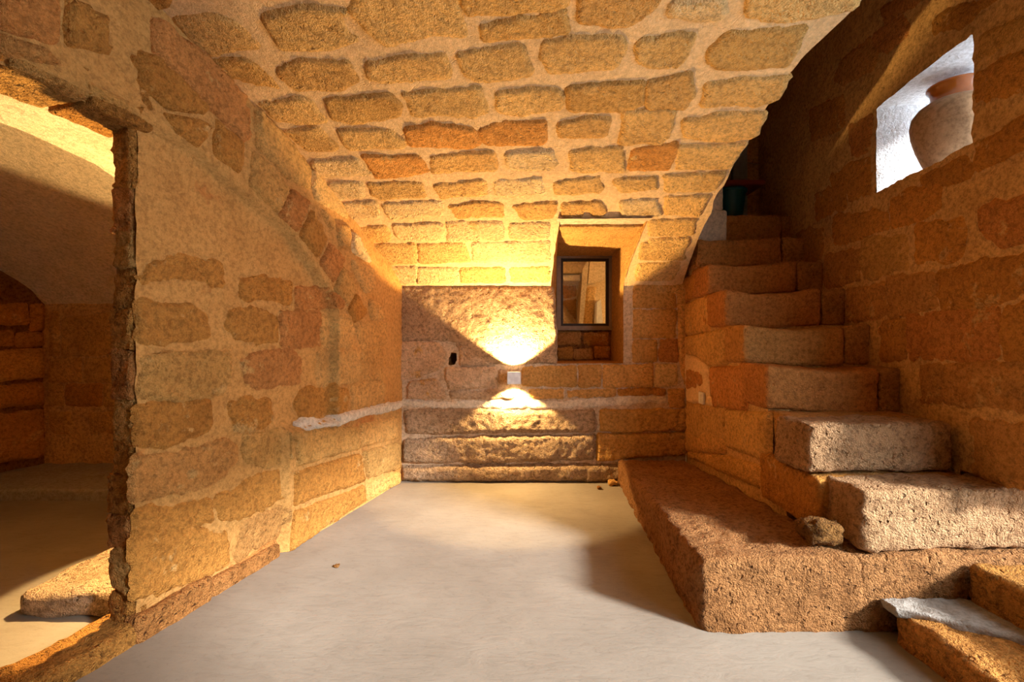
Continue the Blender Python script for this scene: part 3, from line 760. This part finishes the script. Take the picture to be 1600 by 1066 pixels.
# niche lining (lime, colour lightened to stand in for daylight)
for (a, b, c, d_) in (((RY1, -0.012, RZ0), (RY1, -TH, RZ0), (RY1, -TH, RZ1), (RY1, -0.012, RZ1)), ((RY0, -0.012, RZ0), (RY0, -TH, RZ0), (RY0, -TH, RZ1), (RY0, -0.012, RZ1)),
                      ((RY0, -0.012, RZ0), (RY1, -0.012, RZ0), (RY1, -TH, RZ0), (RY0, -TH, RZ0)), ((RY0, -0.012, RZ1), (RY1, -0.012, RZ1), (RY1, -TH, RZ1), (RY0, -TH, RZ1))):
    quad_grid('niche_reveal', right_pt(*a), right_pt(*b), right_pt(*c), right_pt(*d_), M['daylit_lime'], wall_right, 0.008, 0.03, right_pt(2.45, -0.2, 2.4), 10)
# outer skin of the wall, so that daylight only comes through the openings
def right_box(name, Y0, Y1, z0, z1, w0=-0.03, w1=-TH, mat='mortar_right'):
    P = [right_pt(Y, w, z) for z in (z0, z1) for w in (w0, w1) for Y in (Y0, Y1)]
    return mesh_obj(name, P, [(0, 1, 3, 2), (4, 6, 7, 5), (0, 4, 5, 1), (2, 3, 7, 6), (0, 2, 6, 4), (1, 5, 7, 3)], M[mat], wall_right, False)
right_box('wall_core', -2.3, DY0, -0.1, 3.9); right_box('wall_core', DY0, DY1, DZ1, 3.9); right_box('wall_core', DY1, RY0 - 0.012, 0.59, 3.9)
right_box('wall_core', RY0 - 0.012, 2.185, 0.59, RZ0 - 0.012); right_box('wall_core', 2.185, RY1 + 0.012, -0.1, RZ0 - 0.012); right_box('wall_core', RY0 - 0.012, RY1 + 0.012, RZ1 + 0.012, 3.9); right_box('wall_core', RY1 + 0.012, 4.9, -0.1, 3.9)

kr = dict(proud=0.008, rough=0.012, jit=0.020, grow=0.014, step=0.026)
traced(RIGHT, 'C6', [
 ([920, 200, 1129, 130, 1260, 90, 1260, 350, 1010, 385, 900, 310], 'r'), ([590, 290, 830, 250, 830, 440, 720, 470, 600, 460], 'd'),
 ([470, 160, 600, 105, 700, 80, 720, 200, 560, 280, 470, 290], 'd'), ([330, 360, 540, 340, 560, 500, 350, 550, 330, 470], 't'),
 ([195, 240, 380, 225, 460, 230, 460, 300, 330, 350, 200, 395], 'd'), ([150, 430, 320, 410, 330, 560, 150, 600], 'b'),
 ([450, 540, 680, 520, 690, 690, 460, 740], 'b'), ([700, 520, 1129, 430, 1250, 420, 1250, 600, 900, 690, 720, 700], 'd'),
 ([555, 730, 900, 704, 1000, 694, 1000, 950, 560, 950], 'r'), ([425, 762, 545, 748, 550, 945, 425, 950], 'd'),
 ([260, 602, 440, 575, 445, 730, 260, 762], 'b'), ([100, 135, 250, 70, 255, 200, 110, 265], 'd'), ([262, 60, 385, 30, 388, 130, 262, 180], 'd'),
 ([15, 320, 140, 300, 130, 450, 10, 490], 'd'), ([1012, 700, 1250, 630, 1250, 950, 1012, 958], 'd'),
 ([725, 972, 990, 966, 985, 1130, 725, 1150], 'b'), ([1000, 968, 1250, 966, 1250, 1150, 1000, 1130], 'b')], wall_right, **kr)
traced(RIGHT, 'A6', [([1000, 768, 1298, 770, 1400, 775, 1400, 945, 1298, 935, 1000, 905], 'b'), ([920, 765, 994, 765, 994, 905, 920, 905], 'b'), ([1105, 965, 1400, 985, 1400, 1230, 1110, 1170], 'b')], wall_right, **kr)
traced(RIGHT, 'C5', [
 ([190, 330, 340, 222, 390, 300, 370, 380, 200, 470, 150, 440], 'b'), ([360, 200, 540, 65, 560, 170, 450, 275, 390, 280], 'r'),
 ([700, 100, 1000, -20, 1060, -30, 900, 110, 700, 205], 'd'), ([945, 210, 1208, 70, 1260, 50, 1260, 160, 945, 330], 't'),
 ([935, 400, 1208, 270, 1260, 250, 1260, 490, 930, 580], 'd'), ([235, 700, 352, 640, 355, 830, 250, 870], 'r'),
 ([130, 960, 350, 880, 350, 1030, 140, 1060], 'd'), ([620, 985, 830, 890, 880, 870, 900, 960, 660, 1066], 'd'),
 ([935, 790, 1208, 650, 1260, 630, 1260, 790, 935, 950], 'd'), ([20, 600, 200, 520, 210, 700, 30, 780], 'd'), ([420, 40, 660, -120, 690, -60, 560, 50, 430, 130], 'r')], wall_right, **kr)

# ------------------------------------------------------------------ other shell surfaces
wall_front = structure(quad_grid('wall_front', (-2.8, -2.08, 0), (2.4, -2.08, 0), (2.4, -2.08, 3.8), (-2.8, -2.08, 3.8), M['mortar_right'], None, 0.01, 0.12, (0, 0, 1)))
# wall standing on the cut edge of the vault, and the stairwell's top and end
vy = np.linspace(-2.1, 3.95, 90); P = []
for y in vy:
    z0 = float(np.interp(-y, -VAULT.Y, VAULT.Z)) - 0.0
    for t in np.linspace(0, 1, 8): P.append((float(vault_edge(y)) - 0.02 + 0.03 * t, y, z0 + 0.012 + (3.85 - z0) * t))
structure(fix_normals(mesh_obj('wall_stairwell_side', P, [(j * 8 + i, j * 8 + i + 1, (j + 1) * 8 + i + 1, (j + 1) * 8 + i) for j in range(89) for i in range(7)], M['mortar_right']), (2.0, 2, 2.5)))
structure(quad_grid('wall_stairwell_end', (1.2, 4.62, 0), (2.7, 4.62, 0), (2.7, 4.62, 3.85), (1.2, 4.62, 3.85), M['mortar_right'], None, 0.02, 0.05, (2, 3, 3)))
structure(quad_grid('wall_stairwell_inner', (1.50, D + 0.01, 2.275), (1.50, 4.65, 2.275), (1.50, 4.65, 3.85), (1.50, D + 0.01, 3.85), M['mortar_right'], None, 0.012, 0.05, (2.2, 4.2, 3)))
structure(quad_grid('ceiling_stairwell', (1.2, -2.2, 3.8), (2.9, -2.2, 3.8), (2.9, 4.8, 3.8), (1.2, 4.8, 3.8), M['mortar_right'], None, 0.01, 0.15, (2, 2, 2)))
structure(bm_obj('roof', box_bm(-6.0, 1.5, -2.6, 4.7, 2.98, 3.1), M['mortar_right']))

# ------------------------------------------------------------------ adjoining room seen through the doorway
AV = Vault([(4.16, 1.52), (4.06, 1.66), (3.8, 1.84), (3.4, 2.06), (3.0, 2.25), (2.5, 2.43), (2.0, 2.58), (1.5, 2.66), (1.0, 2.68), (0.4, 2.66), (-0.2, 2.55), (-0.8, 2.35), (-1.4, 2.05), (-2.1, 1.55)])
ax_ = axis(-5.0, -0.85, 0.05); as_ = axis(0, AV.s[-1], 0.05)
def annex_warp(a, b):
    Y = np.interp(b, AV.s, AV.Y); return np.minimum(a, lw_x(Y) - 0.50), b
ceiling_annex = structure(surface_mesh('ceiling_annex', AV, ax_, as_, M['annex_plaster'], 0.012, 4, None, annex_warp))
fix_normals(ceiling_annex, (-3, 1, 1))
ANB = Plane((0, 4.15, 0), (1, 0, 0), (0, -1, 0))
wall_annex_back = structure(surface_mesh('wall_annex_back', ANB, axis(-4.9, -1.2, 0.04), axis(0, 1.75, 0.04), M['mortar_right'], 0.012, 6)); fix_normals(wall_annex_back, (-3, 1, 1))
ANL = Plane((-4.27, 4.15, 0), (-0.25, -1, 0), (1, -0.25, 0))
wall_annex_left = structure(surface_mesh('wall_annex_left', ANL, axis(-0.1, 6.6, 0.05), axis(0, 2.75, 0.05), M['soil'], 0.03, 4)); fix_normals(wall_annex_left, (-3, 1, 1))
structure(quad_grid('wall_annex_front', (-6.2, -2.09, 0), (-2.4, -2.09, 0), (-2.4, -2.09, 2.8), (-6.2, -2.09, 2.8), M['mortar_right'], None, 0.01, 0.2, (-3, 1, 1)))
traced(ANB, 'B2', [
 ([180, 110, 330, 90, 330, 220, 182, 222], 't'), ([145, 90, 175, 90, 175, 222, 145, 222], 't'), ([142, 228, 240, 228, 240, 300, 142, 300], 't'), ([248, 228, 335, 225, 335, 298, 248, 298], 't'),
 ([142, 308, 186, 306, 186, 368, 142, 370], 't'), ([192, 306, 300, 305, 300, 372, 192, 368], 'd'), ([306, 305, 345, 305, 345, 372, 306, 372], 't'),
 ([145, 392, 205, 388, 205, 455, 150, 450], 't'), ([265, 392, 345, 388, 345, 450, 268, 452], 't')], wall_annex_back, step=0.03, proud=0.012)
traced(ANL, 'B2', [
 ([-30, 70, 85, 65, 85, 125, -30, 130], 'd'), ([92, 70, 132, 68, 132, 145, 92, 145], 'd'), ([-30, 150, 40, 145, 44, 190, -30, 195], 'b'), ([50, 152, 132, 152, 132, 192, 50, 192], 'b'),
 ([-30, 205, 130, 200, 130, 285, -30, 300], 't'), ([-30, 310, 128, 300, 130, 365, -30, 380], 'd'), ([-30, 395, 128, 380, 132, 520, -30, 545], 'b')], wall_annex_left, step=0.035, proud=0.035, rough=0.02)
annex_ledge = structure(rock_box('trim_2', -5.2, -1.75, 3.42, 4.25, -0.05, 0.085, 'cement', None, None, r=0.03, rough=0.012, step=0.06, seed=5))
slab = rock_box('floor_slab', -2.16, -1.50, 1.97, 2.62, -0.02, 0.105, 'tufo_rough', None, TINT['g'], r=0.045, rough=0.014, step=0.03, seed=9)
tag(slab, 'low worn stone slab lying on the adjoining room floor under the lamp glow', 'stone slab')

# ------------------------------------------------------------------ stair flight
stairs = empty('staircase', (1.75, 2.9, 0)); tag(stairs, 'steep flight of worn stone steps climbing along the wall below the jar niche', 'staircase')
bpy.context.view_layer.update()
def keep(o, parent):
    o.parent = parent; o.matrix_parent_inverse = parent.matrix_world.inverted(); return o
STEPS = [  # front Y, back Y, bottom z, top z, x shift of the left front corner, main block share, tint
 (2.57, 2.92, 0.80, 1.052, 0.0, 0.84, 'r'), (2.84, 3.20, 1.05, 1.298, 0.0, 0.80, 'b'), (3.10, 3.48, 1.30, 1.552, 0.0, 0.80, 'r'),
 (3.385, 3.74, 1.555, 1.79, 0.0, 0.77, 'r'), (3.64, 4.02, 1.795, 2.03, 0.02, 0.78, 'r'), (3.90, 4.615, 2.03, 2.29, 0.05, 0.9, 'b')]
for k, (y0, y1, z0, z1, xs, share, tc_) in enumerate(STEPS):
    def xf(Pt, y0=y0, xs=xs):
        Q = Pt.copy(); l, r_ = sw_x(Q[:, 1]) - 0.012 + xs, rw_x(Q[:, 1]) + 0.012
        Q[:, 0] = l + (r_ - l) * Pt[:, 0]
        Q[:, 2] += 0.012 * np.sin(Pt[:, 0] * 5 + y0 * 3); return Q
    hx_scale = 0.85
    # build in unit x (0..1) with matching metric rounding: pre-scale x
    def xf2(Pt, xf=xf): 
        Q = Pt.copy(); Q[:, 0] = Q[:, 0] / hx_scale; return xf(Q)
    keep(rock_box('step_stone', 0.0, share * hx_scale - 0.004, y0, y1, z0, z1, 'tufo_plain', None, tint(tc_), r=0.03, rough=0.011, step=0.022, xf=xf2, dip=0.022, seed=60 + k), stairs)
    keep(rock_box('step_end_stone', share * hx_scale + 0.004, hx_scale, y0 + 0.012, y1, z0, z1 - 0.004, 'tufo_plain', None, tint('b'), r=0.02, rough=0.010, step=0.03, xf=xf2, seed=70 + k), stairs)
# the two big lower blocks
def rot_xf(cx, cy, ang):
    ca, sa = math.cos(ang), math.sin(ang)
    def g(Pt):
        Q = Pt.copy(); x, y = Pt[:, 0] - cx, Pt[:, 1] - cy; Q[:, 0] = cx + ca * x - sa * y; Q[:, 1] = cy + sa * x + ca * y; return Q
    return g
keep(rock_box('step_stone', 1.40, 2.12, 2.14, 2.40, 0.575, 0.808, 'tufo_rough', None, lin(206, 158, 110), r=0.028, rough=0.016, step=0.018, xf=rot_xf(1.416, 2.12, 0.06), seed=81, freq=8), stairs)
keep(rock_box('step_stone', 1.465, 2.52, 1.90, 2.14, 0.318, 0.575, 'tufo_rough', None, lin(206, 158, 110), r=0.028, rough=0.016, step=0.018, xf=rot_xf(1.48, 1.89, 0.03), seed=82, freq=8), stairs)
keep(rock_box('step_stone', 1.47, 2.16, 2.38, 2.62, 0.575, 0.80, 'tufo_plain', None, tint('b'), r=0.02, rough=0.01, step=0.03, seed=83), stairs)
keep(rock_box('step_stone', 1.50, 2.14, 2.08, 2.40, 0.318, 0.566, 'tufo', None, tint('b'), r=0.02, rough=0.01, step=0.03, seed=84), stairs)
# masonry below the steps, side face
def tread_z(Y):
    z = 0.57
    for (y0, y1, z0, z1, *_r) in STEPS:
        if Y > y0 - 0.06: z = z0 + 0.02
    return z
def side_core(Y0, Y1, z0, z1):
    P = [(x, y, z) for z in (z0, z1) for y in (Y0, Y1) for x in (sw_x(y) + 0.012, rw_x(y) + 0.008)]
    return keep(mesh_obj('stair_core', P, [(0, 2, 3, 1), (4, 5, 7, 6), (0, 1, 5, 4), (2, 6, 7, 3), (0, 4, 6, 2), (1, 3, 7, 5)], M['mortar_right'], None, False), stairs)
ycuts = [2.42, 2.6, 2.87, 3.13, 3.41, 3.67, 3.92, 4.615]; zc = [0.57, 0.81, 1.06, 1.31, 1.57, 1.81, 2.05]
for k in range(7): side_core(ycuts[k], ycuts[k + 1], 0.0, zc[k])
ks = dict(proud=0.018, rough=0.008, step=0.022, jit=0.007)
n0 = len(bpy.data.objects)
def side_traced(lst, frame, **kw2):
    before = set(bpy.data.objects); traced(SIDE, frame, lst, None, **kw2)
    for o in set(bpy.data.objects) - before: o.name = 'side_stone'; keep(o, stairs)
side_traced([([97, 443, 210, 402, 207, 568, 97, 588], 'l'), ([97, 600, 285, 562, 288, 730, 205, 738, 150, 690, 97, 680], 'l'),
             ([212, 742, 378, 742, 384, 945, 232, 935], 'r'), ([104, 750, 180, 765, 185, 835, 104, 850], 'r'), ([80, 320, 145, 300, 140, 395, 100, 430], 'd'),
             ([102, 915, 283, 932, 288, 1090, 102, 1080], 'l'), ([292, 950, 500, 962, 500, 1200, 292, 1120], 't')], 'C7', **ks)
side_traced([([303, 165, 440, 180, 440, 250, 303, 240], 'l'), ([305, 246, 445, 258, 580, 300, 590, 380, 440, 320, 305, 258], 't')], 'A7', **ks)
keep(rock_box('side_stone', sw_x(2.3) - 0.03, 1.62, 2.10, 2.62, 0.30, 0.565, 'tufo', None, tint('d'), r=0.03, rough=0.014, step=0.022, seed=90), stairs)
side_traced([([97, 600, 108, 690, 150, 692, 196, 740, 205, 880, 224, 925, 104, 905, 97, 780], 'p')], 'C7', proud=0.012, rough=0.006, jit=0.012, mat='mortar_vault')
# pier standing at the stair head
pier = structure(empty('wall_pier', (1.62, 3.95, 2.03)))
bpy.context.view_layer.update()
keep(rock_box('stone_block', 1.36, 1.478, 3.885, 4.06, 1.60, 2.02, 'tufo', None, tint('y'), r=0.02, rough=0.01, step=0.03, seed=64), pier)
for (x1, y1, z0, z1) in ((1.80, 3.898, 2.015, 2.295), (1.77, 4.06, 2.292, 2.62), (1.74, 4.06, 2.625, 2.95)):
    keep(rock_box('stone_block', 1.36, x1, 3.80, y1, z0, z1, 'lime', None, None, r=0.025, rough=0.010, step=0.03, seed=int(z0 * 40)), pier)

# ------------------------------------------------------------------ stone bench (plinth) in front of the stair foot
def plinth_xf(Pt):
    Q = Pt.copy(); t = np.clip((Pt[:, 1] - 1.86) / 2.0, 0, 1); s = np.clip((Pt[:, 0] - 0.77) / 0.7, 0, 1)
    Q[:, 0] = Pt[:, 0] + (0.13 * t) * (1 - s)
    top = np.clip(Pt[:, 2] / 0.30, 0, 1); Q[:, 2] = Pt[:, 2] - top * (0.105 * t - 0.02 * s * (1 - t))
    return Q
plinth = rock_box('stone_bench', 0.77, 1.468, 1.875, 3.865, -0.03, 0.295, 'tufo_rough', None, lin(180, 124, 72), r=0.04, rough=0.020, step=0.022, xf=plinth_xf, seed=95, freq=7)
tag(plinth, 'long low rough stone bench along the foot of the stair on the cement floor', 'stone bench')
plinth_r = rock_box('bench_end_stone', 1.425, 2.50, 1.88, 2.13, -0.03, 0.312, 'tufo_rough', plinth, lin(180, 124, 72), r=0.03, rough=0.018, step=0.022, seed=95, freq=7)

# entrance steps towards the street door
entr = empty('entrance_steps', (1.8, 1.4, 0)); tag(entr, 'low broken entrance steps with a grey cement tread before the stone bench', 'steps')
bpy.context.view_layer.update()
keep(rock_box('step_stone', 1.535, 2.1, 0.2, 1.83, -0.03, 0.125, 'tufo_rough', None, tint('o'), r=0.03, rough=0.018, step=0.03, seed=101), entr)
keep(rock_box('step_stone', 1.86, 2.55, 0.2, 1.865, -0.03, 0.295, 'tufo_rough', None, tint('d'), r=0.035, rough=0.018, step=0.03, seed=102), entr)
keep(rock_box('cement_tread', 1.515, 1.90, 0.0, 0.26, 0.115, 0.146, 'cement', None, None, r=0.010, rough=0.012, step=0.018, seed=103,
     xf=lambda P: np.stack([P[:, 0], 1.80 - 0.63 * (P[:, 0] - 1.51) + P[:, 1] / 0.26 * (0.07 + 0.63 * (P[:, 0] - 1.51)), P[:, 2]], 1)), entr)

# loose rubble stone and crumbs
rub = rock_box('rubble_stone', 1.27, 1.42, 1.93, 2.08, 0.308, 0.43, 'tufo_rough', None, lin(150, 104, 52), r=0.06, rough=0.035, step=0.02, seed=110, freq=12)
tag(rub, 'small loose lump of stone lying on the bench beside the lowest stair block', 'stone')
for (cx, cy, sz, lab) in ((0.84, 3.80, 0.035, 'ochre crumb of stone at the far corner of the bench'), (0.71, 3.70, 0.018, 'tiny dark crumb on the cement floor before the back wall'), (-0.93, 2.42, 0.012, 'tiny grey crumb on the cement floor near the left wall foot')):
    tag(rock_box('stone_crumb', cx - sz, cx + sz, cy - sz, cy + sz, -0.004, sz * 1.1, 'tufo', None, tint('l' if sz > 0.03 else 'k'), r=sz * 0.5, rough=sz * 0.35, step=sz * 0.5, seed=int(cx * 90), freq=40), lab, 'stone')

# ------------------------------------------------------------------ wall lamps
def spot(name, loc, up, energy, parent, size=112, blend=0.12):
    l = bpy.data.lights.new(name, 'SPOT'); l.energy = energy; l.color = LAMP_COL; l.spot_size = math.radians(size); l.spot_blend = blend; l.shadow_soft_size = 0.02
    o = bpy.data.objects.new(name, l); C.objects.link(o); o.location = loc
    o.rotation_euler = (math.pi, 0, 0) if up else (0, 0, 0)
    return keep(o, parent)
def cube_lamp(x, y, z, rot, e_up, e_dn, label, s=0.11, hgt=0.10, dn_size=112):
    """open-ended cube with an up and a down light; its back plate is against the wall at y, facing -Y before rotation"""
    root = empty('wall_lamp', (x, y, z)); root.rotation_euler = (0, 0, rot); tag(root, label, 'wall lamp')
    def part(name, b, mat): return bm_obj(name, b, M[mat], root)
    t = 0.006
    bm = bmesh.new()
    for (x0, x1, y0, y1, z0, z1) in ((-s / 2, s / 2, -s, -s + t, -hgt / 2, hgt / 2), (-s / 2, -s / 2 + t, -s + t, -t, -hgt / 2, hgt / 2), (s / 2 - t, s / 2, -s + t, -t, -hgt / 2, hgt / 2), (-s / 2 + t, s / 2 - t, -s + t, -t, -0.012, 0.012)):
        b2 = box_bm(x0, x1, y0, y1, z0, z1); me = bpy.data.meshes.new('tmp'); b2.to_mesh(me); b2.free(); bm.from_mesh(me); bpy.data.meshes.remove(me)
    part('housing', bm, 'white_metal')
    part('back_plate', box_bm(-s / 2 + 0.004, s / 2 - 0.004, -t, 0.0, -hgt / 2 + 0.004, hgt / 2 - 0.004), 'white_metal')
    for sg in (1, -1):
        b3 = bmesh.new(); bmesh.ops.create_cone(b3, cap_ends=True, segments=20, radius1=0.024, radius2=0.024, depth=0.006)
        bmesh.ops.translate(b3, verts=b3.verts[:], vec=(0, -s / 2, sg * 0.0155)); part('led', b3, 'led')
    bpy.context.view_layer.update()
    for up, e in ((True, e_up), (False, e_dn)):
        if e <= 0: continue
        w = root.matrix_world @ Vector((0, -s * 0.62, (1 if up else -1) * (hgt / 2 - 0.004)))
        spot('lamp_light', w, up, e, root, 112 if up else dn_size)
    return root
def unseen_globe_lamp(x, y, z, rot, strength, label, r=0.08):
    root = empty('wall_lamp', (x, y, z)); root.rotation_euler = (0, 0, rot); tag(root, label, 'wall lamp')
    b = bmesh.new(); bmesh.ops.create_cone(b, cap_ends=True, segments=24, radius1=0.06, radius2=0.05, depth=0.03)
    bmesh.ops.rotate(b, verts=b.verts[:], cent=(0, 0, 0), matrix=Matrix.Rotation(math.pi / 2, 3, 'X')); bmesh.ops.translate(b, verts=b.verts[:], vec=(0, -0.015, 0)); bm_obj('back_plate', b, M['white_metal'], root)
    b = bmesh.new(); bmesh.ops.create_uvsphere(b, u_segments=24, v_segments=16, radius=r); bmesh.ops.translate(b, verts=b.verts[:], vec=(0, -0.03 - r, 0))
    bm_obj('globe', b, emit_mat('added_globe_glow', LAMP_COL, strength), root, True)
    return root
lx, lz = BACK.hit(803, 589)
cube_lamp(lx, D - 0.028, lz, 0.0, LAMP_UP, LAMP_DOWN, 'white cube wall lamp shining up and down on the back wall')
q = LEFT.o + 2.18 * LN * LEFT.u - 0.15 * LEFT.n
cube_lamp(q[0], q[1], 1.0, -math.pi / 2 + math.atan(-LM), ANNEX_UP, ANNEX_DOWN, 'white cube wall lamp in the adjoining room behind the infill wall', dn_size=80)

# ------------------------------------------------------------------ interior window and the room behind it
window = structure(empty('window_1', (0.7, NYB - 0.02, WZ0))); bpy.context.view_layer.update()
x0, x1, z0, z1, y = NBX0 - 0.005, 0.99, WZ0 - 0.005, WZ1 + 0.0, NYB - 0.035
for nm, wd, mt, yy in (('window_frame', 0.042, 'frame', y), ('window_bead', 0.066, 'bead', y + 0.022)):
    bm = bmesh.new()
    for (a, b, c, d_) in ((x0, x0 + wd, z0, z1), (x1 - wd, x1, z0, z1), (x0 + wd, x1 - wd, z0, z0 + wd), (x0 + wd, x1 - wd, z1 - wd, z1)):
        b2 = box_bm(a, b, yy, yy + 0.045, c, d_, 0.003); me = bpy.data.meshes.new('tmp'); b2.to_mesh(me); b2.free(); bm.from_mesh(me); bpy.data.meshes.remove(me)
    keep(bm_obj(nm, bm, M[mt]), window)
keep(bm_obj('window_pane', box_bm(x0 + 0.06, x1 - 0.06, y + 0.04, y + 0.045, z0 + 0.06, z1 - 0.06), M['glass']), window)
# the vaulted room behind: walls, pale ribs and an added lamp out of sight
for nm, q4 in (('wall_beyond_back', ((-0.5, 6.6, 0), (3.2, 6.6, 0), (3.2, 6.6, 3.2), (-0.5, 6.6, 3.2))), ('wall_beyond_left', ((-0.3, 4.7, 0), (-0.3, 6.7, 0), (-0.3, 6.7, 3.2), (-0.3, 4.7, 3.2))),
               ('wall_beyond_right', ((3.0, 4.7, 0), (3.0, 6.7, 0), (3.0, 6.7, 3.2), (3.0, 4.7, 3.2)))):
    structure(quad_grid(nm, *q4, M['annex_plaster'], None, 0.012, 0.08, (1.2, 5.6, 1.6)))
structure(quad_grid('ceiling_beyond', (-0.5, 4.6, 3.0), (3.2, 4.6, 3.0), (3.2, 6.8, 3.0), (-0.5, 6.8, 3.0), M['lime'], None, 0.012, 0.1, (1.2, 5.6, 1.6)))
structure(quad_grid('floor_beyond', (-0.5, 4.6, 0), (3.2, 4.6, 0), (3.2, 6.8, 0), (-0.5, 6.8, 0), M['floor'], None, 0.0, 0.3, (1.2, 5.6, 1.6)))
for (a, b, c, d_) in ((-0.5, 0.41, -0.05, 3.1), (1.0, 1.47, -0.05, 3.1)):
    structure(bm_obj('wall_beyond_front', box_bm(a, b, NYB + 0.03, NYB + 0.12, c, d_), M['annex_plaster']))
structure(bm_obj('wall_beyond_front', box_bm(0.41, 1.0, NYB + 0.03, NYB + 0.12, -0.05, WZ0), M['annex_plaster']))
structure(bm_obj('wall_beyond_front', box_bm(0.41, 1.0, NYB + 0.03, NYB + 0.12, WZ1, 3.1), M['annex_plaster']))
structure(bm_obj('wall_beyond_front', box_bm(1.2, 3.2, 4.68, 4.76, -0.05, 3.1), M['annex_plaster']))
BY = Plane((0, 6.5, 0), (1, 0, 0), (0, -1, 0))
def beyond(px, py): return BY.hit(px, py)
def rib(pts, y0, y1, mat, color=None):
    P2 = [beyond(*p_) for p_ in pts]; bm = bmesh.new(); n = len(P2)
    va = [bm.verts.new((p_[0], y0, p_[1])) for p_ in P2]; vb = [bm.verts.new((p_[0], y1, p_[1])) for p_ in P2]
    bm.faces.new(va); bm.faces.new(vb[::-1])
    for i in range(n): bm.faces.new((va[i], vb[i], vb[(i + 1) % n], va[(i + 1) % n]))
    bmesh.ops.recalc_face_normals(bm, faces=bm.faces[:])
    return structure(bm_obj('trim_3', bm, M[mat], None, False, color))
rib([(850, 434), (904, 432), (904, 441), (850, 441)], 6.35, 6.62, 'lime')
rib([(850, 385), (918, 385), (914, 420), (906, 428), (850, 428)], 6.42, 6.62, 'lime')
rib([(907, 424), (917, 405), (914, 440), (907, 515), (901, 515)], 6.30, 6.62, 'lime')
rib([(921, 400), (950, 400), (950, 434), (936, 441), (917, 445)], 6.40, 6.62, 'lime')
rib([(860, 462), (864, 462), (895, 510), (886, 510)], 6.45, 6.62, 'lime')
rib([(932, 473), (938, 468), (941, 505), (931, 505)], 6.45, 6.62, 'white_metal')  # white strip standing in for a bright highlight on the far wall
for (pts, c) in (([(874, 446), (902, 444), (902, 462), (884, 466)], 'o'), ([(878, 470), (902, 466), (902, 500), (892, 490)], 't'), ([(918, 448), (934, 446), (928, 510), (912, 510)], 'p'), ([(850, 446), (872, 446), (880, 468), (850, 458)], 'o')):
    stone(Plane((0, 6.6, 0), (1, 0, 0), (0, -1, 0)), [beyond(*p_) for p_ in pts], bpy.data.objects['wall_beyond_back'], tint(c), proud=0.02, step=0.03)
unseen_globe_lamp(2.98, 5.5, 1.9, -math.pi / 2, 260, 'added globe lamp, unseen, lighting the room behind the interior window')  # added lamp, hidden from the camera, brightens the view through the pane

# ------------------------------------------------------------------ switch plate on the stair side wall
sp = empty('wall_switch', (0, 0, 0)); tag(sp, 'small ivory plastic switch plate on the side wall of the stair', 'switch')
su, sv = SIDE.hit(1101.5, 622)
c0 = SIDE.o + su * SIDE.u + 0.022 * SIDE.n
sp.location = (c0[0], c0[1], sv); bpy.context.view_layer.update()
keep(bm_obj('plate', box_bm(c0[0] - 0.012, c0[0] + 0.006, c0[1] - 0.04, c0[1] + 0.04, sv - 0.045, sv + 0.045, 0.003), M['plastic']), sp)
keep(bm_obj('rocker', box_bm(c0[0] - 0.017, c0[0] - 0.010, c0[1] - 0.022, c0[1] + 0.022, sv - 0.03, sv + 0.03, 0.002), M['plastic']), sp)

# ------------------------------------------------------------------ pottery
def lathe(name, prof, mat, parent, seg=48):
    V, Fc = [], []
    for (r, z) in prof:
        for k in range(seg): V.append((r * math.cos(2 * math.pi * k / seg), r * math.sin(2 * math.pi * k / seg), z))
    for j in range(len(prof) - 1):
        for k in range(seg): Fc.append((j * seg + k, j * seg + (k + 1) % seg, (j + 1) * seg + (k + 1) % seg, (j + 1) * seg + k))
    return mesh_obj(name, V, Fc, M[mat], parent)
jar = empty('clay_jar', right_pt(2.50, -0.215, RZ0 + 0.004)); tag(jar, 'big-bellied tan clay jar with amber glazed neck standing in the bright wall niche', 'jar')
lathe('body', [(0.0, 0.0), (0.095, 0.0), (0.105, 0.012), (0.132, 0.07), (0.160, 0.15), (0.180, 0.23), (0.185, 0.285), (0.176, 0.332), (0.152, 0.365), (0.120, 0.387), (0.106, 0.394)], 'clay', jar)
lathe('neck', [(0.108, 0.390), (0.099, 0.405), (0.097, 0.432), (0.104, 0.458), (0.114, 0.468), (0.115, 0.480), (0.104, 0.484), (0.093, 0.476), (0.089, 0.44), (0.090, 0.39), (0.0, 0.39)], 'glaze', jar)

pot = empty('bucket', (2.02, 4.22, 2.302)); tag(pot, 'teal bucket with a red-brown board on it at the head of the stair', 'bucket')
lathe('body', [(0.0, 0.0), (0.10, 0.0), (0.105, 0.01), (0.135, 0.27), (0.140, 0.285), (0.132, 0.285), (0.10, 0.02), (0.0, 0.02)], 'teal', pot)
lathe('rim', [(0.134, 0.262), (0.146, 0.266), (0.148, 0.284), (0.140, 0.290), (0.130, 0.286)], 'teal', pot)
bm = box_bm(-0.16, 0.24, -0.17, 0.15, 0.293, 0.335, 0.006); bm_obj('board', bm, M['redwood'], pot)
# pale door post at the stair head
dr = structure(empty('door_1', (2.3, 4.58, 2.29))); bpy.context.view_layer.update()
keep(bm_obj('door_post', box_bm(2.20, 2.34, 4.52, 4.60, 2.28, 3.5, 0.006), M['doorblue']), dr)
keep(bm_obj('door_board', box_bm(2.02, 2.19, 4.55, 4.60, 2.28, 3.5, 0.004), M['frame']), dr)
